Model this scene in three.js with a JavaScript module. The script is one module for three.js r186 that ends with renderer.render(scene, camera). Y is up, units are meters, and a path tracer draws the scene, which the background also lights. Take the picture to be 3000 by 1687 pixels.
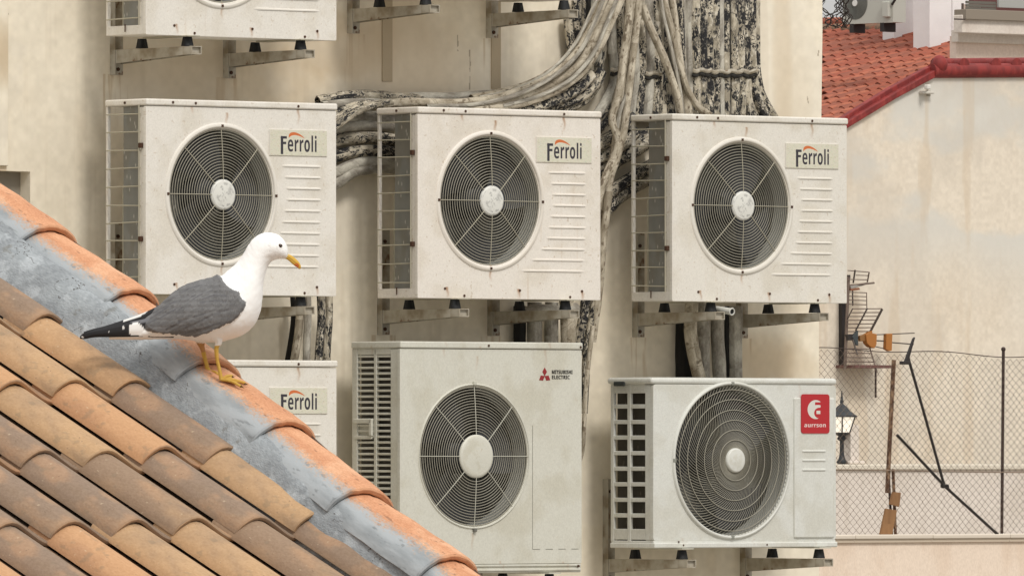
import * as THREE from 'three';
import { mergeGeometries } from 'three/addons/utils/BufferGeometryUtils.js';
import { RoundedBoxGeometry } from 'three/addons/geometries/RoundedBoxGeometry.js';
import { TextGeometry } from 'three/addons/geometries/TextGeometry.js';
import { FontLoader } from 'three/addons/loaders/FontLoader.js';

// ---------------------------------------------------------------- camera, sky, sun, exposure
const EYE = 14, FOCAL = 31211, PITCH = 496 / FOCAL;            // a long telephoto; FOCAL in photograph pixels (3000 x 1687)
const scene = new THREE.Scene();
const camera = new THREE.PerspectiveCamera(2 * Math.atan(843.5 / FOCAL) * 180 / Math.PI, 1024 / 575, 1, 900);
camera.position.set(0, EYE, 0); camera.rotation.x = PITCH; scene.add(camera);
{ // overcast sky: brightest overhead, paler to the horizon
  const w = 256, h = 128, d = new Float32Array(w * h * 4);
  for (let y = 0; y < h; y++) for (let x = 0; x < w; x++) {
    const el = Math.sin((y + 0.5 - h / 2) / h * Math.PI), L = el > 0 ? 0.47 + 0.63 * el : 0.47;
    const m = 1 + 0.05 * Math.sin(x / w * Math.PI * 6 + 3 * el) * Math.sin(el * 9 + x / w * Math.PI * 4);
    const i = (y * w + x) * 4; d[i] = L * m * 1.0; d[i + 1] = L * m * 0.985; d[i + 2] = L * m * 0.96; d[i + 3] = 1;
  }
  const t = new THREE.DataTexture(d, w, h, THREE.RGBAFormat, THREE.FloatType);
  t.mapping = THREE.EquirectangularReflectionMapping; t.magFilter = t.minFilter = THREE.LinearFilter; t.needsUpdate = true;
  scene.background = t; scene.environment = t;
}
const sun = new THREE.DirectionalLight(new THREE.Color(1, 0.95, 0.88), 1.5);
sun.position.set(18, EYE + 40, 0); sun.target.position.set(0, EYE, -32); scene.add(sun, sun.target);
sun.castShadow = true; sun.shadow.radius = 26; sun.shadow.mapSize.set(2048, 2048);
Object.assign(sun.shadow.camera, { left: -60, right: 60, top: 60, bottom: -60, near: 1, far: 300 });
const renderer = new THREE.WebGLRenderer({ antialias: true });
renderer.toneMapping = THREE.LinearToneMapping; renderer.toneMappingExposure = 1.16; renderer.shadowMap.enabled = true;

// ---------------------------------------------------------------- helpers
const V3 = (x, y, z) => new THREE.Vector3(x, y, z);
let seed0 = 12345;
const rnd = () => { seed0 = (seed0 + 0x6D2B79F5) | 0; let t = Math.imul(seed0 ^ (seed0 >>> 15), 1 | seed0); t = (t + Math.imul(t ^ (t >>> 7), 61 | t)) ^ t; return ((t ^ (t >>> 14)) >>> 0) / 4294967296; };
const rr = (a, b) => a + (b - a) * rnd();
const hash = (x, y, s) => { let h = Math.imul(x, 374761393) + Math.imul(y, 668265263) + Math.imul(s, 974711); h = Math.imul(h ^ (h >>> 13), 1274126177); return ((h ^ (h >>> 16)) >>> 0) / 4294967296; };
function vn(x, y, s) { const xi = Math.floor(x), yi = Math.floor(y); let u = x - xi, v = y - yi; u = u * u * (3 - 2 * u); v = v * v * (3 - 2 * v);
  return (hash(xi, yi, s) * (1 - u) + hash(xi + 1, yi, s) * u) * (1 - v) + (hash(xi, yi + 1, s) * (1 - u) + hash(xi + 1, yi + 1, s) * u) * v; }
function fbm(x, y, s, o = 4) { let a = 0, k = 0.5, n = 0; for (let i = 0; i < o; i++) { a += k * vn(x, y, s + i * 17); n += k; k *= 0.5; x = x * 2.03 + 7.1; y = y * 2.03 + 3.7; } return a / n; }
const clamp = (x, a = 0, b = 1) => Math.min(b, Math.max(a, x));
const sm = (a, b, x) => { const t = clamp((x - a) / (b - a)); return t * t * (3 - 2 * t); };
const mixc = (a, b, t) => [a[0] + (b[0] - a[0]) * t, a[1] + (b[1] - a[1]) * t, a[2] + (b[2] - a[2]) * t];
function tex(w, h, fn, color = true) {           // fn(u, v) with v up -> [r,g,b] 0..255 (sRGB) or a number
  const d = new Uint8Array(w * h * 4);
  for (let y = 0; y < h; y++) for (let x = 0; x < w; x++) { let c = fn((x + 0.5) / w, (y + 0.5) / h); if (typeof c === 'number') c = [c, c, c]; const i = (y * w + x) * 4; d[i] = clamp(c[0], 0, 255); d[i + 1] = clamp(c[1], 0, 255); d[i + 2] = clamp(c[2], 0, 255); d[i + 3] = 255; }
  const t = new THREE.DataTexture(d, w, h); t.wrapS = t.wrapT = THREE.RepeatWrapping; t.magFilter = THREE.LinearFilter; t.minFilter = THREE.LinearMipmapLinearFilter; t.generateMipmaps = true;
  if (color) t.colorSpace = THREE.SRGBColorSpace; t.needsUpdate = true; return t;
}
const M = (c, o = {}) => new THREE.MeshStandardMaterial({ color: c, roughness: 0.75, ...o });
const names = new Map();
const numbered = (n) => { const k = names.get(n) || 0; names.set(n, k + 1); return k ? n + '_' + String(k).padStart(3, '0') : n; };
function add(o) { o.traverse((m) => { if (m.isMesh) { m.castShadow = m.receiveShadow = true; } }); scene.add(o); return o; }
function tag(o, label, category, group) { o.userData.label = label; o.userData.category = category; if (group) o.userData.group = group; return o; }
function thing(name, label, category, group) { const g = new THREE.Group(); g.name = numbered(name); tag(g, label, category, group); scene.add(g); return g; }
function part(name, geo, mat, parent) { const m = new THREE.Mesh(geo, mat); m.name = name; m.castShadow = m.receiveShadow = true; parent.add(m); return m; }
const box = (x0, x1, y0, y1, z0, z1) => new THREE.BoxGeometry(x1 - x0, y1 - y0, z1 - z0).translate((x0 + x1) / 2, (y0 + y1) / 2, (z0 + z1) / 2);
const rbox = (x0, x1, y0, y1, z0, z1, r = 0.004) => new RoundedBoxGeometry(x1 - x0, y1 - y0, z1 - z0, 2, r).translate((x0 + x1) / 2, (y0 + y1) / 2, (z0 + z1) / 2);
const merge = (a) => mergeGeometries(a.map((g) => { const q = g.index ? g.toNonIndexed() : g; for (const k of Object.keys(q.attributes)) if (!['position', 'normal', 'uv', 'color'].includes(k)) q.deleteAttribute(k); return q; }));
function muv(g, sx = 1, sy = sx, ox = 0, oy = 0) {      // box-projected uv in metres times a scale
  const q = g.index ? g.toNonIndexed() : g, p = q.attributes.position, n = q.attributes.normal, uv = new Float32Array(p.count * 2);
  for (let i = 0; i < p.count; i++) { const ax = Math.abs(n.getX(i)), ay = Math.abs(n.getY(i)), az = Math.abs(n.getZ(i)); let a, b;
    if (az >= ax && az >= ay) { a = p.getX(i); b = p.getY(i); } else if (ax >= ay) { a = p.getZ(i) + 3.3; b = p.getY(i); } else { a = p.getX(i); b = p.getZ(i) + 5.7; }
    uv[2 * i] = (a + ox) * sx; uv[2 * i + 1] = (b + oy) * sy; }
  q.setAttribute('uv', new THREE.BufferAttribute(uv, 2)); return q;
}
function rod(a, b, r, seg = 8, r2 = r) { const d = b.clone().sub(a), g = new THREE.CylinderGeometry(r2, r, d.length(), seg); g.applyQuaternion(new THREE.Quaternion().setFromUnitVectors(V3(0, 1, 0), d.clone().normalize())); const m = a.clone().add(b).multiplyScalar(0.5); return g.translate(m.x, m.y, m.z); }
function extr(pts, depth, bevel = 0) { const s = new THREE.Shape(pts.map(([x, y]) => new THREE.Vector2(x, y))); return new THREE.ExtrudeGeometry(s, { depth, bevelEnabled: bevel > 0, bevelSize: bevel, bevelThickness: bevel, bevelSegments: 2, curveSegments: 12 }); }
// grid of points -> surface; rows[i][j] Vector3; uvs from arc lengths in metres
function sheet(rows, flip = false, uvf = null) {
  const R = rows.length, C = rows[0].length, p = [], uv = [], ix = [];
  for (let i = 0; i < R; i++) for (let j = 0; j < C; j++) { const q = rows[i][j]; p.push(q.x, q.y, q.z); const t = uvf ? uvf(i / (R - 1), j / (C - 1), q) : [j / (C - 1), i / (R - 1)]; uv.push(t[0], t[1]); }
  for (let i = 0; i < R - 1; i++) for (let j = 0; j < C - 1; j++) { const a = i * C + j, b = a + 1, c = a + C, d = c + 1; flip ? ix.push(a, b, c, b, d, c) : ix.push(a, c, b, b, c, d); }
  const g = new THREE.BufferGeometry(); g.setAttribute('position', new THREE.Float32BufferAttribute(p, 3)); g.setAttribute('uv', new THREE.Float32BufferAttribute(uv, 2)); g.setIndex(ix); g.computeVertexNormals(); return g;
}
// photograph pixel -> direction from the eye; the distance always comes from a plane or a thing's size
const EYEV = V3(0, EYE, 0);
function ray(px, py) { const x = (px - 1500) / FOCAL, y = (843.5 - py) / FOCAL; return V3(x, y * Math.cos(PITCH) + Math.sin(PITCH), -Math.cos(PITCH) + y * Math.sin(PITCH)); }
const at = (px, py, depth) => { const r = ray(px, py); return r.multiplyScalar(depth / -r.z).add(EYEV); };
const hit = (px, py, o, n) => { const r = ray(px, py); return r.multiplyScalar(o.clone().sub(EYEV).dot(n) / r.dot(n)).add(EYEV); };
const K = 3000 / 2576;

// the street grid: facades turned 40 degrees, running away to the right
const TH = 40 * Math.PI / 180, UW = V3(Math.cos(TH), 0, -Math.sin(TH)), NW = V3(Math.sin(TH), 0, Math.cos(TH));
const FRONT = 0.36;                                            // front faces of the machines stand this far off the facade
const A0 = at(367 * K, 246 * K, 33).addScaledVector(NW, -FRONT); A0.y = EYE;   // facade origin (u = 0, height of the eye)
const wallAt = (u, y, w) => A0.clone().addScaledVector(UW, u).addScaledVector(NW, w).setY(EYE + y);
const onWall = (px, py, w) => hit(px, py, A0.clone().addScaledVector(NW, w), NW);
const uOf = (p) => p.clone().sub(A0).dot(UW);
function placeOnWall(o, u, y, w) { o.position.copy(wallAt(u, y, w)); o.rotation.y = TH; return o; }

// ---------------------------------------------------------------- materials
const stuccoBump = tex(512, 512, (u, v) => 255 * (0.55 * fbm(u * 60, v * 60, 5, 3) + 0.45 * fbm(u * 9, v * 9, 9, 3)), false);
function stuccoMat(base, stain, o = {}, seed = 1, w = 1024, h = 512, extra = null) {
  const map = tex(w, h, (u, v) => {
    let c = mixc(base, stain, 0.28 * sm(0.45, 0.8, fbm(u * 6 * w / h, v * 6, seed, 5)));
    const st = sm(0.55, 0.85, fbm(u * 55 * w / h / 2, v * 2.2, seed + 50, 4)) * sm(0.4, 0.7, fbm(u * 5, v * 5, seed + 80, 3));
    c = mixc(c, stain, 0.5 * st);
    const g = (fbm(u * 140 * w / h, v * 140, seed + 31, 2) - 0.5) * 18; c = [c[0] + g, c[1] + g, c[2] + g];
    return extra ? extra(u, v, c) : c;
  });
  return new THREE.MeshStandardMaterial({ map, roughness: 0.95, bumpMap: stuccoBump, bumpScale: 0.002, ...o });
}
const enamelTex = (base, sd, rust) => tex(1024, 820, (u, v) => {
  let c = base; const n = fbm(u * 9, v * 8, sd, 5); c = mixc(c, [base[0] - 22, base[1] - 26, base[2] - 34], 0.4 * sm(0.4, 0.75, n));
  const g = (fbm(u * 210, v * 170, sd + 3, 2) - 0.5) * 16; c = [c[0] + g, c[1] + g, c[2] + g];
  const sp = fbm(u * 90, v * 72, sd + 9, 2); if (sp > 0.83) c = mixc(c, [170, 148, 122], 0.3 * rust);
  const drip = sm(0.6, 0.9, fbm(u * 70, v * 3, sd + 21, 3)) * sm(0.5, 0.75, fbm(u * 4, v * 4, sd + 40, 3)); c = mixc(c, [178, 148, 116], 0.16 * rust * drip);
  for (const [x, y, l] of [[0.16, 0.05, 0.05], [0.55, 0.045, 0.05], [0.9, 0.04, 0.05], [0.24, 0.975, 0.05], [0.8, 0.97, 0.09], [0.42, 0.93, 0.06], [0.395, 0.165, 0.08]]) {
    const dx = (u - x - 0.003 * Math.sin(v * 90)) / 0.006, dy = y - v; if (dy > -0.008 && dy < l) c = mixc(c, [140, 92, 58], 0.6 * rust * Math.exp(-dx * dx) * (1 - clamp(dy / l)) * (0.5 + fbm(u * 300, v * 40, 3, 2))); }
  return c;
});
const enamelMap = enamelTex([229, 225, 217], 3, 0.8), enamelMapB = enamelTex([230, 224, 215], 31, 1.1), greyEnamel = enamelTex([208, 207, 196], 61, 0.35), paleEnamel = enamelTex([214, 215, 209], 91, 0.2);
const WHITE = new THREE.MeshStandardMaterial({ map: enamelMap, roughness: 0.55 });
const WHITE2 = new THREE.MeshStandardMaterial({ map: enamelMapB, roughness: 0.55 });
const GREYW = new THREE.MeshStandardMaterial({ map: greyEnamel, roughness: 0.5 });
const PALE = new THREE.MeshStandardMaterial({ map: paleEnamel, roughness: 0.45 });
const WIRE = M('#b3ae9c', { roughness: 0.5, metalness: 0.2 }), WIREG = M('#c2c1b4', { roughness: 0.5 }), RUST = M('#4a3122', { roughness: 0.9 }), BLACK = M('#16181a', { roughness: 0.7 }), INNER = M('#a3a49e', { roughness: 0.85 }), FANM = M('#38393c', { roughness: 0.6 });
const GRILLE = M('#9c988a', { roughness: 0.55 });
const COIL = new THREE.MeshStandardMaterial({ roughness: 0.7, metalness: 0.15, map: tex(512, 1024, (u, v) => {
  const fin = 0.5 + 0.5 * Math.sin(u * 512 * 0.9); let c = mixc([112, 113, 109], [150, 150, 144], fin * 0.6 + 0.5 * fbm(u * 6, v * 14, 7, 4));
  c = mixc(c, [126, 120, 108], 0.5 * sm(0.4, 0.7, fbm(u * 5, v * 9, 17, 4)));
  const fx = Math.floor(u * 46), fy = Math.floor(v * 30 + 0.7 * hash(fx, 3, 5)); if (hash(fx, fy, 77) > 0.93 && fbm(u * 5, v * 8, 41, 2) > 0.47) { const k = sm(0, 0.5, Math.abs((v * 30 + 0.7 * hash(fx, 3, 5)) % 1 - 0.5)); c = mixc(c, [196, 194, 184], 0.85 * (1 - k)); }
  return c; }) });
const HUBW = new THREE.MeshStandardMaterial({ roughness: 0.6, map: tex(256, 256, (u, v) => mixc([222, 222, 216], [180, 180, 176], sm(0.45, 0.75, fbm(u * 14, v * 14, 12, 4)))) });
const STEEL = new THREE.MeshStandardMaterial({ roughness: 0.7, map: tex(256, 256, (u, v) => { const c = mixc([178, 172, 158], [140, 128, 108], sm(0.35, 0.75, fbm(u * 7, v * 7, 8, 5))); return mixc(c, [96, 66, 44], 0.7 * sm(0.68, 0.8, fbm(u * 16, v * 9, 28, 4))); }) });
function pipeMat(kind, seed) {
  const map = tex(512, 512, (u, v) => {    // u along the pipe (0.5 m), v round it
    const wob = fbm(u * 8, v * 6, seed + 2, 3);
    if (kind === 'beige') { let c = mixc([198, 189, 171], [154, 144, 126], sm(0.3, 0.75, fbm(u * 12, v * 5, seed, 5))); c = mixc(c, [108, 96, 80], 0.8 * sm(0.62, 0.78, fbm(u * 26, v * 8, seed + 5, 4)));
      const sp = Math.abs(((u * 7 + v + 0.3 * wob) % 1) - 0.5); c = mixc(c, [116, 102, 84], 0.6 * sm(0.47, 0.5, sp)); const g = (fbm(u * 120, v * 60, seed + 9, 2) - 0.5) * 34; return [c[0] + g, c[1] + g, c[2] + g]; }
    if (kind === 'grey') { let c = mixc([190, 186, 174], [136, 130, 120], sm(0.3, 0.8, fbm(u * 10, v * 5, seed, 5))); const g = (fbm(u * 90, v * 40, seed + 9, 2) - 0.5) * 30; return [c[0] + g, c[1] + g, c[2] + g]; }
    let c = mixc([200, 191, 172], [146, 138, 122], sm(0.3, 0.72, fbm(u * 14, v * 6, seed, 5))); c = mixc(c, [222, 216, 202], 0.6 * sm(0.58, 0.7, fbm(u * 34, v * 12, seed + 7, 4)));
    const wx = 0.03 * (fbm(u * 40, v * 14, seed + 61, 3) - 0.5), wy = 0.4 * (fbm(u * 40 + 9, v * 14, seed + 62, 3) - 0.5), mask = sm(0.3, 0.75, fbm(u * 4, v * 2.6, seed + 40, 3)) + (kind === 'black' ? 0.36 : 0), fine = fbm((u + wx) * 17, (v + wy) * 17, seed + 13, 5), th = 0.7 - 0.25 * mask;
    c = mixc(c, [62, 60, 57], 0.55 * sm(th - 0.06, th, fine)); c = mixc(c, [34, 34, 36], sm(th - 0.004, th + 0.02, fine)); c = mixc(c, [150, 144, 132], 0.7 * sm(0.64, 0.7, fbm(u * 70, v * 26, seed + 71, 3)) * sm(th, th + 0.02, fine));
    const g = (fbm(u * 120, v * 60, seed + 9, 2) - 0.5) * 28; return [c[0] + g, c[1] + g, c[2] + g];
  });
  const bump = tex(256, 256, (u, v) => { if (kind === 'beige' || kind === 'grey') { const sp = Math.abs(((u * 7 + v) % 1) - 0.5); return 255 * (0.5 * fbm(u * 20, v * 8, seed + 3, 3) + 0.5 * (1 - sm(0.42, 0.5, sp))); } return 255 * fbm(u * 40, v * 16, seed + 13, 4); }, false);
  return new THREE.MeshStandardMaterial({ map, bumpMap: bump, bumpScale: 0.0025, roughness: 0.9 });
}
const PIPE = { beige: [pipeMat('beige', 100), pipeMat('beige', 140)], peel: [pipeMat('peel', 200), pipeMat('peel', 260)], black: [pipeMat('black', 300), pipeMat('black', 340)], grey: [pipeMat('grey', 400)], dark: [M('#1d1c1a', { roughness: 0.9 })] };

// ---------------------------------------------------------------- ground
{ const g = new THREE.Mesh(new THREE.PlaneGeometry(900, 900).rotateX(-Math.PI / 2), M('#8b857b', { roughness: 1 })); g.name = 'ground'; g.position.z = -150; g.userData.kind = 'structure'; g.receiveShadow = true; scene.add(g); }

// ---------------------------------------------------------------- the facade that carries the machines
{
  const W = [-1.6, 3.118], Y = [-EYE, 3.4];
  const g = thing('rendered_building', 'cream rendered building wall carrying the row of outdoor air conditioners', 'building'); placeOnWall(g, 0, 0, 0);
  const mp = (u, v) => [-0.9 + u * 4.2, -0.9 + v * 3.2];
  const stains = [[1.02, 1.33, 0.28, 0.12, 0.4], [1.35, 1.25, 0.25, 0.22, 0.35], [2.86, 0.3, 0.25, 0.12, 0.5], [0.62, 1.2, 0.5, 0.12, 0.28], [2.95, 1.3, 0.05, 0.5, 0.3], [3.0, 0.9, 0.1, 0.6, 0.15]];
  const marks = [[1340, 105, 1341, 148], [1376, 148, 1376, 181], [1377, 181, 1376, 262], [2400, 148, 2397, 163], [2366, 284, 2370, 302], [20, 20, 15, 480]].map(([a, b, c2, d]) => { const p = onWall(a, b, 0), q = onWall(c2, d, 0); return [uOf(p), p.y - EYE, uOf(q), q.y - EYE]; }), runs = [[0.16, 1.2, 0.2], [0.61, 1.2, 0.22], [1.12, 1.35, 0.2], [1.7, 1.35, 0.16], [1.245, 0.39, 0.14], [1.7, 0.39, 0.1], [2.32, 0.39, 0.2], [2.77, 0.39, 0.2]];
  const mat = stuccoMat([240, 231, 212], [216, 201, 175], {}, 11, 1536, 1170, (u, v, c) => {
    const [x, y] = mp(u, v);
    for (const [sx, sy, rx, ry, k] of stains) { const q = ((x - sx) / rx) ** 2 + ((y - sy) / ry) ** 2; const n = fbm(x * 6, y * 4, 71, 5); c = mixc(c, [186, 160, 124], k * sm(1.3, 0.2, q + 1.4 * (n - 0.5))); }
    const drip = sm(0.62, 0.8, fbm(x * 26, y * 1.6, 91, 4)); c = mixc(c, [178, 160, 134], 0.12 * drip);
    for (const [ax, ay, bx, by] of marks) { const dx = bx - ax, dy = by - ay, t = clamp(((x - ax) * dx + (y - ay) * dy) / (dx * dx + dy * dy)), dd = Math.hypot(x - ax - dx * t - 0.003 * (fbm(y * 60, 3, 5, 2) - 0.5), y - ay - dy * t); if (dd < 0.0022 && fbm(x * 30, y * 50, 15, 2) > 0.36) c = mixc(c, [128, 112, 92], 0.7); }
    for (const [rx, ry, l] of runs) { const dy = ry - y, dx = x - rx; if (dy > 0 && dy < l && Math.abs(dx) < 0.05) c = mixc(c, [176, 148, 112], 0.4 * sm(0.5, 0.72, fbm(x * 90, y * 5, 55, 4)) * sm(l, l * 0.3, dy)); }
    { const n6 = fbm(x * 2.2, y * 2.6, 141, 6); c = mixc(c, [222, 214, 200], 0.28 * sm(0.5, 0.56, n6)); }
    if (x < -0.272) c = mixc(c, [224, 198, 160], 0.45);
    return c; });
  // window opening at the far end, with reveal
  const s = new THREE.Shape([[W[0], Y[0]], [3.105, Y[0]], [3.112, 0.5], [3.128, 1.4], [3.128, Y[1]], [W[0], Y[1]]].map(([a, b]) => new THREE.Vector2(a, b)));
  s.holes.push(new THREE.Path([[-1.0, 0.45], [-0.178, 0.45], [-0.178, 0.889], [-1.0, 0.9]].map(([a, b]) => new THREE.Vector2(a, b))));
  const wall = new THREE.ExtrudeGeometry(s, { depth: 0.3, bevelEnabled: false }).translate(0, 0, -0.3);
  { const q = muv(wall), uv = q.attributes.uv; for (let i = 0; i < uv.count; i++) { uv.setXY(i, (uv.getX(i) + 0.9) / 4.2, (uv.getY(i) + 0.9) / 3.2); } part('wall', q, mat, g); }
  part('shutter_panel', muv(box(-1.1, -0.12, 0.35, 1.0, -0.07, -0.05), 1), M('#8f887c'), g);
  part('building_core', box(W[0], 3.1, Y[0], Y[1] - 0.01, -4, -0.31), M('#a09684'), g);
  part('pilaster', muv(rbox(W[0] + 0.01, -0.272, 0.905, Y[1] - 0.02, -0.01, 0.012, 0.003), 0.3), mat, g);
}
// ---------------------------------------------------------------- rails left on the wall
for (const [x0, x1, y0, y1, lb] of [[960, 985, -60, 205, 'brown wall strip ending beside the smaller upper bracket'], [1235, 1258, -60, 224, 'brown wall strip running down below the bracket beside the pipes']]) {
  const a = onWall(x0 * K, y1 * K, 0), b = onWall(x1 * K, y0 * K, 0), g = box(0, uOf(b) - uOf(a), 0, b.y - a.y, 0, 0.004);
  const m = new THREE.Mesh(muv(g, 2), M('#b5a68e', { roughness: 0.95, bumpMap: stuccoBump, bumpScale: 0.001 })); m.name = numbered('wall_strip'); tag(m, lb, 'wall strip', 'bare strips on the wall'); m.position.copy(a); m.rotation.y = TH; add(m);
}

// ---------------------------------------------------------------- brackets
const bracketProto = (() => {
  const g = new THREE.Group(); const w = 0.04;
  part('wall_plate', muv(merge([box(0, 0.046, -0.078, 0.26, 0, 0.004), box(-0.003, 0.0, -0.078, 0.26, 0.0, 0.026)]), 3), STEEL, g);
  const side = extr([[0.005, 0], [0.40, 0], [0.40, -0.024], [0.005, -0.044]], 0.003).rotateY(-Math.PI / 2);      // profile runs out from the wall
  const a = merge([side.clone().translate(0.003, 0, 0), side.clone().translate(w, 0, 0), box(0.003, w - 0.003, -0.003, 0, 0.005, 0.40)]);
  part('arm', muv(a, 3), STEEL, g);
  const cap = merge([box(0, w, -0.025, 0.001, 0.40, 0.403), box(0, 0.003, -0.025, 0.001, 0.403, 0.412), box(w - 0.003, w, -0.025, 0.001, 0.403, 0.412), box(0.003, w - 0.003, -0.025, -0.022, 0.403, 0.412), box(0.003, w - 0.003, -0.002, 0.001, 0.403, 0.412)]);
  part('end_cap', muv(cap, 3), STEEL, g);
  for (const z of [0.135, 0.365]) { const p = new THREE.CylinderGeometry(0.014, 0.02, 0.03, 4, 1).rotateY(Math.PI / 4).translate(0.02, 0.0165, z); part('rubber_pad', p, BLACK, g); }
  for (const y of [-0.06, 0.22]) part('bolt', new THREE.CylinderGeometry(0.006, 0.006, 0.006, 6).rotateX(Math.PI / 2).translate(0.025, y, 0.006), RUST, g);
  return g;
})();
let bracketFirst = true;
function bracket(u, top, label) { const g = bracketProto.clone(); g.name = numbered('mounting_bracket'); tag(g, label, 'bracket', 'steel brackets under the machines'); placeOnWall(g, u, top, 0); g.rotation.y += rr(-0.008, 0.008); scene.add(g); return g; }

// ---------------------------------------------------------------- printed badges
function canvasTex(w, h, draw) { const c = document.createElement('canvas'); c.width = w; c.height = h; draw(c.getContext('2d')); const t = new THREE.CanvasTexture(c); t.colorSpace = THREE.SRGBColorSpace; t.magFilter = THREE.LinearFilter; return t; }
function fitText(x, text, x0, base, width, px, sy = 1) { x.save(); x.font = 'bold ' + px + 'px sans-serif'; x.translate(x0, base); x.scale(width / x.measureText(text).width, sy); x.fillText(text, 0, 0); x.restore(); }
const badgeTex = canvasTex(574, 200, (x) => {
  x.fillStyle = '#d7d4c3'; x.fillRect(0, 0, 574, 200);
  for (let i = 0; i < 900; i++) { x.fillStyle = `rgba(${150 + 60 * rnd() | 0},${146 + 60 * rnd() | 0},${120 + 50 * rnd() | 0},0.18)`; x.fillRect(574 * rnd(), 200 * rnd(), 3 + 14 * rnd(), 2 + 6 * rnd()); }
  x.fillStyle = '#35323a'; x.fillRect(107, 50, 25, 142); x.fillRect(107, 50, 62, 20); x.fillRect(120, 94, 42, 19);
  x.beginPath(); x.arc(118, 62, 13, 0, 7); x.fill();
  fitText(x, 'erroli', 172, 169, 306, 165, 1.02);
  x.fillStyle = '#d0703c'; x.beginPath(); x.moveTo(188, 64); x.quadraticCurveTo(180, 18, 240, 17); x.quadraticCurveTo(300, 22, 352, 66); x.quadraticCurveTo(285, 38, 240, 40); x.quadraticCurveTo(205, 44, 188, 64); x.fill();
});
const redTex = canvasTex(320, 400, (x) => {
  x.fillStyle = '#b3232b'; x.fillRect(0, 0, 320, 400);
  const g = '#d5d3cc'; x.fillStyle = g; x.beginPath(); x.ellipse(164, 156, 92, 97, 0, 0, 7); x.fill();          // round emblem cut to a crescent with a small letter shape
  x.fillStyle = '#b3232b'; x.fillRect(216, 40, 104, 240); x.fillRect(156, 82, 64, 34); x.beginPath(); x.ellipse(206, 192, 60, 55, 0, 0, 7); x.fill();
  x.fillStyle = g; x.fillRect(158, 110, 52, 24); x.beginPath(); x.arc(208, 122, 12, 0, 7); x.fill(); x.fillRect(172, 168, 44, 34); x.fillStyle = '#b3232b'; x.fillRect(216, 136, 60, 30);
  x.fillStyle = '#dfcfcb'; fitText(x, 'aurrson', 32, 336, 250, 62, 0.95);
});
// ---------------------------------------------------------------- outdoor units
const fontBold = await new FontLoader().loadAsync('fonts/droid/droid_sans_bold.typeface.json');
function panelWithHole(W, H, cx, cy, R, t, rad = 0.004) {
  const s = new THREE.Shape(); s.moveTo(rad, 0); s.lineTo(W - rad, 0); s.quadraticCurveTo(W, 0, W, rad); s.lineTo(W, H - rad); s.quadraticCurveTo(W, H, W - rad, H); s.lineTo(rad, H); s.quadraticCurveTo(0, H, 0, H - rad); s.lineTo(0, rad); s.quadraticCurveTo(0, 0, rad, 0);
  const p = new THREE.Path(); p.absarc(cx, cy, R, 0, Math.PI * 2, true); s.holes.push(p);
  return new THREE.ExtrudeGeometry(s, { depth: t - 0.003, bevelEnabled: true, bevelSize: 0.0015, bevelThickness: 0.0015, bevelSegments: 2, curveSegments: 72 }).translate(0, 0, 0.0015);
}
const lathe = (pts, seg = 64) => new THREE.LatheGeometry(pts.map(([r, z]) => new THREE.Vector2(r, z)), seg).rotateX(Math.PI / 2);   // axis along z
function panelUV(g, W, H) { const q = g.index ? g.toNonIndexed() : g, p = q.attributes.position, uv = new Float32Array(p.count * 2); for (let i = 0; i < p.count; i++) { uv[2 * i] = p.getX(i) / W; uv[2 * i + 1] = p.getY(i) / H; } q.setAttribute('uv', new THREE.BufferAttribute(uv, 2)); return q; }
function fan(parent, cx, cy, zf, R, depth, tilt) {
  part('fan_shroud', lathe([[R + 0.002, -0.004], [R, -0.012], [R - 0.002, -0.06]], 48).translate(cx, cy, zf), INNER, parent);   // a short ring: behind it lies the finned coil along the back of the case
  { const q = muv(box(cx - R - 0.02, cx + R + 0.03, cy - R - 0.03, cy + R + 0.02, zf - depth - 0.012, zf - depth + 0.008), 1), p = q.attributes.position; for (let i = 0; i < p.count; i++) q.attributes.uv.setXY(i, p.getX(i) / 0.2, p.getY(i) / 0.6); part('rear_coil', q, COIL, parent); }
  const fg = new THREE.Group(); fg.name = 'fan'; parent.add(fg);
  for (let k = 0; k < 3; k++) {
    const rows = []; for (let i = 0; i <= 10; i++) { const r = 0.05 + (R - 0.064) * i / 10, row = []; for (let j = 0; j <= 12; j++) { const a = tilt + k * 2.0944 + (j / 12) * (0.95 + 0.35 * i / 10) + 0.35 * i / 10; row.push(V3(cx + r * Math.cos(a), cy + r * Math.sin(a), zf - depth * 0.34 - 0.05 * (j / 12 - 0.5))); } rows.push(row); }
    part('fan_blade', sheet(rows), FANM, fg);
  }
  part('fan_hub', lathe([[0, 0.02], [0.04, 0.018], [0.056, 0], [0.056, -0.07]], 24).translate(cx, cy, zf - depth * 0.4), FANM, fg);
}
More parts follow.
